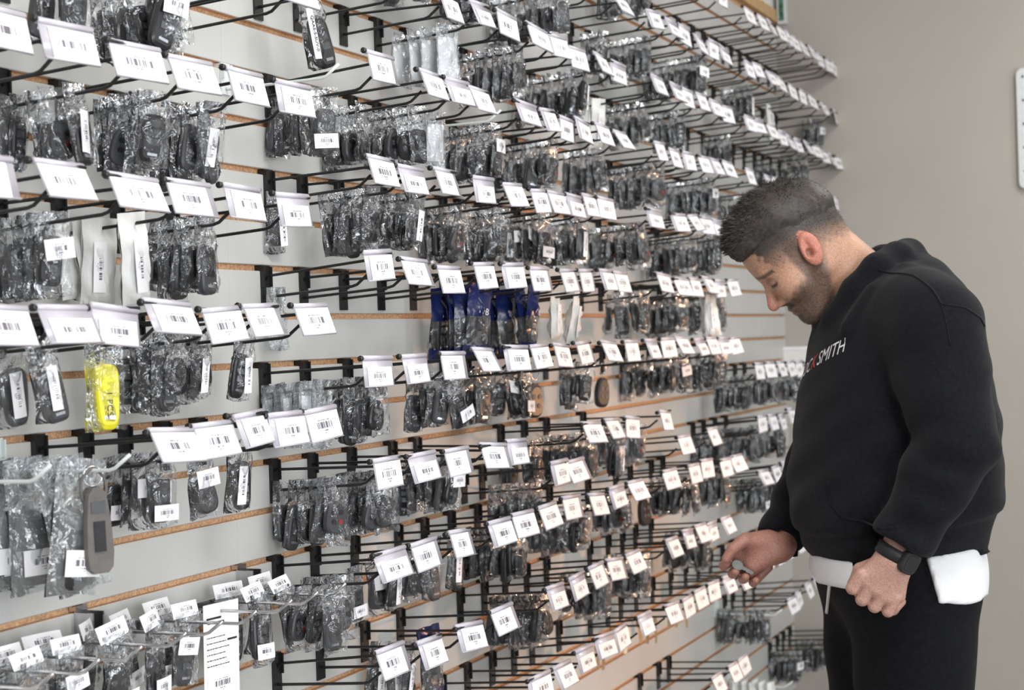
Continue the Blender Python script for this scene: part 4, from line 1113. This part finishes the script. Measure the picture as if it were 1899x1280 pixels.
# hoodie
G = Field(pix(1420, 1075, 0) * np.array([1, 0, 1]) + np.array([-0.06, -0.36, 0]), np.array([0.28, 0.36, 1.62]), 0.0065)
G.D = G.ell(pix(1640, 690, 0.0), (0.138, 0.20, 0.19))
G.add(G.ell(pix(1652, 840, 0), (0.178, 0.205, 0.20)), 0.06); G.add(G.ell(pix(1652, 935, 0), (0.180, 0.205, 0.14)), 0.05)
G.add(G.ell(pix(1735, 700, 0.0), (0.085, 0.17, 0.19)), 0.06); G.add(G.ell(pix(1760, 860, 0.0), (0.075, 0.15, 0.16)), 0.05)
G.add(G.ell(pix(1658, 985, 0), (0.166, 0.200, 0.105)), 0.03)
G.add(G.cone(pix(1708, 585, -0.165), pix(1655, 585, 0.165), 0.082, 0.082), 0.06)
def ripple(F, a, b, amp, n, ph=0.0):
    a = np.asarray(a); b = np.asarray(b); d = b - a; L = float(np.linalg.norm(d)); d = d / L
    t = (F.X - a[0]) * d[0] + (F.Y - a[1]) * d[1] + (F.Z - a[2]) * d[2]
    w_ = F.X * 14 + F.Y * 9
    q_ = t / L * n * 6.283 + ph + w_
    return amp * (np.sin(q_) * (0.55 + 0.45 * np.sin(F.Y * 37 + F.X * 23 + ph)) + 0.5 * np.sin(q_ * 0.47 + F.Y * 41))
for a_, b_, c_, rr in ((sh_l, el_l, wr_l, (0.088, 0.069, 0.0455)), (sh_r, el_r, wr_r, (0.085, 0.065, 0.043))):
    cu = c_ + (b_ - c_) * 0.12
    G.add(G.cone(a_, b_, rr[0], rr[1]) + ripple(G, a_, b_, 0.0022, 2.0), 0.014)
    G.add(G.cone(b_, cu, rr[1] * 1.02, rr[2] + 0.006) + ripple(G, b_, cu, 0.0034, 3.0, 1.0), 0.008)
    # ribbed cuff
    e0 = c_ + (b_ - c_) * 0.20; e1 = c_ + (b_ - c_) * 0.045
    G.add(G.cone(e0, e1, rr[2] + 0.001, rr[2] - 0.004), 0.004)
    n_ = (c_ - b_) / np.linalg.norm(c_ - b_)
    pl_ = G.plane(c_ + (b_ - c_) * 0.05, n_); near = np.sqrt((G.X - c_[0]) ** 2 + (G.Y - c_[1]) ** 2 + (G.Z - c_[2]) ** 2) < 0.075
    G.D = np.where(near & (pl_ > -0.02), np.maximum(G.D, pl_), G.D)
# hood lying round the neck
ph_ = [pix(1535, 612, 0.0), pix(1552, 590, -0.055), pix(1588, 540, -0.086), pix(1628, 500, -0.086), pix(1664, 480, -0.055), pix(1684, 475, 0.0)]
ph2 = [p * np.array([1, -1, 1]) for p in ph_]
rd = [0.020, 0.024, 0.027, 0.029, 0.030, 0.031]
for P_ in (ph_, ph2):
    for i in range(5): G.add(G.cone(P_[i], P_[i + 1], rd[i], rd[i + 1]), 0.010)
G.add(G.ell(pix(1702, 518, 0.0), (0.050, 0.115, 0.045)), 0.014)
po = [pix(1578, 610, -0.125), pix(1625, 548, -0.130), pix(1680, 510, -0.115), pix(1722, 505, -0.06), pix(1735, 508, 0.0)]
for P_ in (po, [p * np.array([1, -1, 1]) for p in po]):
    for i in range(4): G.add(G.cone(P_[i], P_[i + 1], 0.019, 0.023), 0.006)
# opening for the neck
G.sub(G.cone(H(-0.03, 0, -0.02), neck_lo + np.array([0.0, 0, 0.0]), 0.062, 0.062), 0.008)
# hem and ribbed waistband
hA, hB = pix(1520, 1042, 0), pix(1832, 1004, 0); tn = hB - hA; nn = np.array([tn[2], 0, -tn[0]])
nn = nn if nn[2] < 0 else -nn
pb = G.plane(hA, nn)
band = G.plane(hA + np.array([0, 0, 0.058]), nn)
G.D = np.where((pb < 0.0) & (band > -0.012) & (np.abs(G.Y) < 0.23) & (G.X > hA[0] - 0.06), G.D + 0.0075 * ss(-0.010, 0.0, band), G.D)
arm_near = np.minimum(G.cone(el_l, wr_l, 0.085, 0.075), G.cone(el_r, wr_r, 0.085, 0.075))
G.D = np.where(arm_near > 0, np.maximum(G.D, pb), G.D)
G.D = np.where((arm_near <= 0), np.where(pb > 0, np.maximum(G.D, np.minimum(pb, np.minimum(G.cone(el_l, wr_l, 0.072, 0.055), G.cone(el_r, wr_r, 0.072, 0.055)))), G.D), G.D)
# soft folds over the body
G.D = G.D + (0.0022 * np.sin(G.Z * 46 + G.X * 31 + 2.0 * np.sin(G.Y * 17)) + 0.0016 * np.sin(G.Z * 83 - G.X * 47 + G.Y * 29)) * ss(1.50, 1.2, G.Z)
# shoulder seam
gV, gQ = G.nets()
me_h, _ = mesh_np('hoodie', [(gV, gQ)], 'hoodie_fleece'); hoodie = link(bpy.data.objects.new('hoodie', me_h), man)
bvh = BVHTree.FromPolygons([Vector(v) for v in gV.tolist()], gQ.tolist())
def drape(pts, dirv, lift):
    out = []
    for p in pts:
        hit = bvh.ray_cast(Vector(p) - Vector(dirv) * 0.6, Vector(dirv))
        out.append(hit[0] + hit[1] * lift if hit[0] is not None else None)
    return out
# seams: armhole and yoke, drawn as thin cords lying on the cloth
def seam(pxs, name, parent, r=0.0021, v=-0.5):
    pts = []
    for i in range(len(pxs) - 1):
        for k in range(8):
            u = k / 8; pts.append((lerp(pxs[i][0], pxs[i + 1][0], u), lerp(pxs[i][1], pxs[i + 1][1], u)))
    pts.append(pxs[-1])
    P3 = [Vector(pix(x, y, -0.2)) for x, y in pts]
    hit = [q_ for q_ in drape(P3, (0, 1, 0), 0.0004) if q_ is not None]
    m = MB(); m.tube(hit, r, 'hoodie_fleece', 5); return m.obj(name, parent, True)
seam([(1650, 497), (1692, 512), (1712, 540), (1722, 566)], 'seam', hoodie)
seam([(1722, 566), (1765, 572), (1800, 590), (1812, 606)], 'seam', hoodie)
seam([(1722, 566), (1728, 600), (1735, 640)], 'seam', hoodie, 0.0015)
seam([(1550, 900), (1553, 940), (1572, 965), (1620, 972), (1645, 968)], 'seam', hoodie, 0.0018)
# chest lettering
PHI = math.radians(24)
nf = Vector((-math.cos(PHI), -math.sin(PHI), 0)); ee = Vector((math.sin(PHI), -math.cos(PHI), 0))
cen = Vector(pix(1535, 655, -0.05)) 
def chest_text(txt, s0, mname, name):
    tm = text_mesh(txt, 0.034, mname, name, 0.0, 0.25)
    bm = bmesh.new(); bm.from_mesh(tm); bmesh.ops.triangulate(bm, faces=bm.faces[:]); bmesh.ops.subdivide_edges(bm, edges=[e for e in bm.edges if e.calc_length() > 0.008], cuts=1)
    pts = []
    for v in bm.verts:
        s_ = s0 + v.co.x * 0.80; q_ = v.co.y + (s_ - 0.04) * 0.34
        pts.append(Vector((0, 0, cen.z + q_)) + Vector((cen.x, cen.y, 0)) + ee * s_)
    hit = drape(pts, tuple(-nf), 0.0012)
    for v, h_ in zip(bm.verts, hit):
        if h_ is not None: v.co = h_
    bm.to_mesh(tm); bm.free(); tm.update()
    return link(bpy.data.objects.new(name, tm), hoodie)
chest_text('LOC', -0.050, 'print_white', 'lettering'); chest_text('K', -0.010, 'print_red', 'lettering'); chest_text('SMITH', 0.042, 'print_white', 'lettering')
# joggers
J = Field((-0.26, -0.27, 0.06), (0.30, 0.27, 1.06), 0.009)
J.D = J.ell(pix(1662, 1040, 0), (0.145, 0.185, 0.12))
for (hp, kn, an) in LEGS:
    J.add(J.cone(hp + np.array([0, 0, 0.0]), kn, 0.116, 0.078) + ripple(J, hp, kn, 0.0025, 3), 0.05); J.add(J.cone(kn, an, 0.078, 0.056) + ripple(J, kn, an, 0.003, 5), 0.02)
J.D = np.maximum(J.D, 0.075 - J.Z)
jV, jQ = J.nets(); me_j, _ = mesh_np('joggers', [(jV, jQ)], 'jogger_fleece'); jog = link(bpy.data.objects.new('joggers', me_j), man)
bj = BVHTree.FromPolygons([Vector(v) for v in jV.tolist()], jQ.tolist())
m = MB(); pts = []
for k in range(9):
    p = Vector(pix(lerp(1541, 1535, k / 8), lerp(1080, 1136, k / 8), 0)); cl_ = Vector(((CAM - M0).dot(RT), -ZM, CAM.z)); hit = bj.ray_cast(cl_, (p - cl_).normalized())
    if hit[0] is not None: pts.append(hit[0] + hit[1] * 0.002)
m.tube(pts, 0.0032, 'tee_cotton', 6); m.obj('drawstring', jog, True)
# white tee showing below the hoodie, front and back
K = Field((-0.26, -0.25, 0.82), (0.30, 0.25, 1.06), 0.0055)
d = K.ell(pix(1662, 1040, 0), (0.145, 0.185, 0.12))
for (hp, kn, an) in LEGS: d = smin(d, K.cone(hp, kn, 0.116, 0.078), 0.05)
wav = 0.004 * np.sin(K.X * 40 + K.Y * 33)
d = d - 0.0085 + wav * 0.6
uF, uB = pix(1588, 1060, -0.16)[0], pix(1722, 1060, -0.14)[0]; zF, zB = pix(1550, 1090, -0.1)[2], pix(1770, 1104, -0.1)[2]
d = np.maximum(d, np.minimum(K.X - uF, uB + (zB - K.Z) * 0.2 - K.X)); d = np.maximum(d, np.where(K.X < 0.02, zF, zB) + 0.003 * np.sin(K.X * 50 + K.Y * 30) - K.Z)
d = np.maximum(d, -K.plane(hA, nn) - 0.016)
K.D = d.astype(np.float32); kV, kQ = K.nets(); me_k, _ = mesh_np('t_shirt', [(kV, kQ)], 'tee_cotton'); link(bpy.data.objects.new('t_shirt', me_k), man)
# shoes
for (hp, kn, an) in LEGS:
    S = Field((an[0] - 0.24, an[1] - 0.07, -0.005), (an[0] + 0.10, an[1] + 0.07, 0.13), 0.008)
    S.D = S.cone(an + np.array([0.03, 0, -0.045]), an + np.array([-0.15, 0, -0.055]), 0.045, 0.040); S.add(S.cone(an + np.array([0.01, 0, 0.0]), an + np.array([-0.04, 0, -0.03]), 0.042, 0.04), 0.02); S.D = np.maximum(S.D, 0.002 - S.Z)
    v_, f_ = S.nets(); me_s, _ = mesh_np('shoe', [(v_, f_)], 'rubber'); link(bpy.data.objects.new('shoe', me_s), man)
# hair: cropped cap, long on top, with locks
A = Field(HC - np.array([0.19, 0.11, 0.06]), HC + np.array([0.13, 0.11, 0.17]), 0.0032)
skull = smin(A.ell(H(-0.004, 0, 0.045), (0.097, 0.075, 0.084), HR), A.ell(H(0.048, 0, 0.030), (0.040, 0.060, 0.050), HR), 0.02)
qx = (A.X - HC[0]) * hf[0] + (A.Y - HC[1]) * hf[1] + (A.Z - HC[2]) * hf[2]; qy = np.abs((A.X - HC[0]) * hl[0] + (A.Y - HC[1]) * hl[1] + (A.Z - HC[2]) * hl[2]); qz = (A.X - HC[0]) * hu[0] + (A.Y - HC[1]) * hu[1] + (A.Z - HC[2]) * hu[2]
line = np.where(qx > 0.03, 0.056, 0.056 - 0.34 * np.clip(0.03 - qx, 0, 0.13))
th = -0.0015 + 0.0085 * ss(0.0, 0.030, qz - line) + 0.0075 * ss(0.070, 0.115, qz) * ss(-0.06, 0.03, qx)
cap = skull - th
quiff = smin(A.ell(H(0.036, 0, 0.086), (0.062, 0.056, 0.040), HR), A.cone(H(0.074, -0.030, 0.078), H(0.074, 0.030, 0.078), 0.020, 0.020), 0.02)
cap = smin(cap, quiff, 0.018) + 0.0012 * np.sin(qx * 150 + 3 * np.sin(qy * 90)) * np.sin(qy * 230 + qz * 60)
cap = smax(cap, np.where(qx > 0.045, 0.058, 0.0) + 0.06 * np.maximum(0, qy - 0.02) - qz, 0.006)
cap = np.maximum(cap, line - 0.004 - qz)
A.D = cap.astype(np.float32); aV, aQ = A.nets()
rng = np.random.default_rng(3); nl = len(aV)
HV = [aV]; HQ = []
tri_v = []; tri_f = []
sel = rng.choice(nl, 9000)
for i in sel:
    p = aV[i]; l = HR.T @ (p - HC)
    if l[2] < 0.046 or np.linalg.norm((l - np.array([-0.003, 0, 0.05])) / np.array([0.1, 0.07, 0.085])) < 0.97: continue
    nrm = (l - np.array([0.0, 0, 0.045])) / np.array([0.105, 0.077, 0.09]) ** 2; nrm /= np.linalg.norm(nrm)
    top = max(0, (l[2] - 0.085) / 0.06); ln = 0.006 + 0.012 * min(1, top) * rng.uniform(0.5, 1.2) + (0.008 if l[0] > 0.05 and top > 0 else 0)
    comb = np.array([0.75, 0, 0.15]) if l[0] > -0.02 else np.array([-0.1, 0, -0.5])
    dr = nrm * 0.75 + comb + rng.normal(0, 0.22, 3); dr /= np.linalg.norm(dr)
    sd = np.cross(dr, nrm + rng.normal(0, 0.2, 3)); sd /= np.linalg.norm(sd) + 1e-9
    base = l - nrm * 0.003; mid = base + dr * ln * 0.55; tip = base + dr * ln + nrm * -0.001
    o = len(tri_v); wd_ = 0.0007
    for q_ in (base - sd * wd_, base + sd * wd_, mid + sd * wd_ * 0.8, mid - sd * wd_ * 0.8, tip): tri_v.append(HC + HR @ q_)
    tri_f += [(o, o + 1, o + 2, o + 3), (o + 3, o + 2, o + 4)]
# cropped sides and stubble: very short hairs
wgt = np.clip(crop * dens * keep, 0, 1); wgt[fz < -0.03] = 0
for mask_, count_, ln_, comb in ((wgt, 5200, 0.0042, np.array([-0.2, 0, -0.7])), (np.clip(beard + mous + chin, 0, 1) * (fz < 0.0), 3600, 0.0028, np.array([0.25, 0, -0.8]))):
    pr = mask_ ** 1.5; pr = pr / pr.sum()
    for i in rng.choice(nh, count_, p=pr):
        l = qh[i]; nrm = (l - np.array([0.0, 0, 0.03 if l[2] > -0.02 else -0.05])) / np.array([0.10, 0.072, 0.09]) ** 2; nrm /= np.linalg.norm(nrm)
        dr = nrm * 0.6 + comb + rng.normal(0, 0.25, 3); dr /= np.linalg.norm(dr); sd = np.cross(dr, nrm); sd /= np.linalg.norm(sd) + 1e-9
        o = len(tri_v)
        for q_ in (l - nrm * 0.0005 - sd * 0.00035, l - nrm * 0.0005 + sd * 0.00035, l + dr * ln_): tri_v.append(HC + HR @ q_)
        tri_f.append((o, o + 1, o + 2))
me_a = bpy.data.meshes.new('hair'); me_a.from_pydata(aV.tolist() + [tuple(v) for v in tri_v], [], aQ.tolist() + [tuple(j + nl for j in f) for f in tri_f])
me_a.polygons.foreach_set('use_smooth', [True] * len(me_a.polygons)); me_a.materials.append(MATS['hair']); me_a.update(); link(bpy.data.objects.new('hair', me_a), man)
# watch on the left wrist
wa = (wr_l - el_l) / np.linalg.norm(wr_l - el_l); wc = wr_l + wa * 0.012
wrx = np.array([0, -1.0, 0]); wrx = wrx - wa * (wrx @ wa); wrx /= np.linalg.norm(wrx); wry = np.cross(wa, wrx)
watch = MB(); prof = [(-0.011, 0.0330), (-0.011, 0.0350), (0.011, 0.0345), (0.011, 0.0320)]
rings = []
for a_, r_ in prof: rings.append([tuple(wc + wa * a_ + r_ * (math.cos(t_) * wrx + math.sin(t_) * wry)) for t_ in [2 * math.pi * k / 28 for k in range(28)]])
rings.append(rings[0]); watch.loft(rings, 'rubber', False); wo = watch.obj('watch_strap', man, True)
ang = -0.5; cx0 = math.cos(ang) * wrx + math.sin(ang) * wry; cy0 = np.cross(wa, cx0)
def case_ring(s_, d_): return [tuple(wc + cx0 * d_ + s_ * (0.0195 * math.copysign(abs(math.cos(t_)) ** 0.5, math.cos(t_)) * wa + 0.0175 * math.copysign(abs(math.sin(t_)) ** 0.5, math.sin(t_)) * cy0)) for t_ in [2 * math.pi * k / 24 for k in range(24)]]
c_ = MB(); c_.loft([case_ring(0.95, 0.031), case_ring(1.0, 0.036), case_ring(1.0, 0.041), case_ring(0.9, 0.0435)], 'rubber'); co = c_.obj('watch_case', wo)
c_ = MB(); c_.loft([case_ring(0.72, 0.0432), case_ring(0.70, 0.0442)], 'watch_glass'); c_.obj('watch_face', wo)
# the key he holds
kp = pix(1368, 1048, 0.060)
m = MB(); kd = pix(1390, 1062, 0.05) - pix(1352, 1040, 0.05); kd /= np.linalg.norm(kd); kx = np.array([0, -1.0, 0]); ky = np.cross(kd, kx)
def kring(w_, th_): return [tuple(w_[0] * kd * math.cos(t_) + w_[1] * ky * math.sin(t_) + kx * th_) for t_ in [2 * math.pi * k / 14 for k in range(14)]]
m.loft([kring((0.011, 0.0085), -0.0015), kring((0.0125, 0.0095), 0), kring((0.011, 0.0085), 0.0015)], 'steel')
bl = [(0.010, -0.0035), (0.032, -0.0035), (0.034, 0.0), (0.030, 0.0035), (0.026, 0.0022), (0.022, 0.0038), (0.018, 0.0022), (0.010, 0.0035)]
m.loft([[tuple(kd * a_ + ky * b_ + kx * -0.001) for a_, b_ in bl], [tuple(kd * a_ + ky * b_ + kx * 0.001) for a_, b_ in bl]], 'steel')
ko = m.obj('held_key', None); R3 = Matrix.Rotation(ALPHA, 4, 'Z'); ko.location = M0 + R3 @ Vector(kp); ko.rotation_euler = (0, 0, ALPHA)
tag(ko, "small silver key pinched in the man's right hand", 'key')
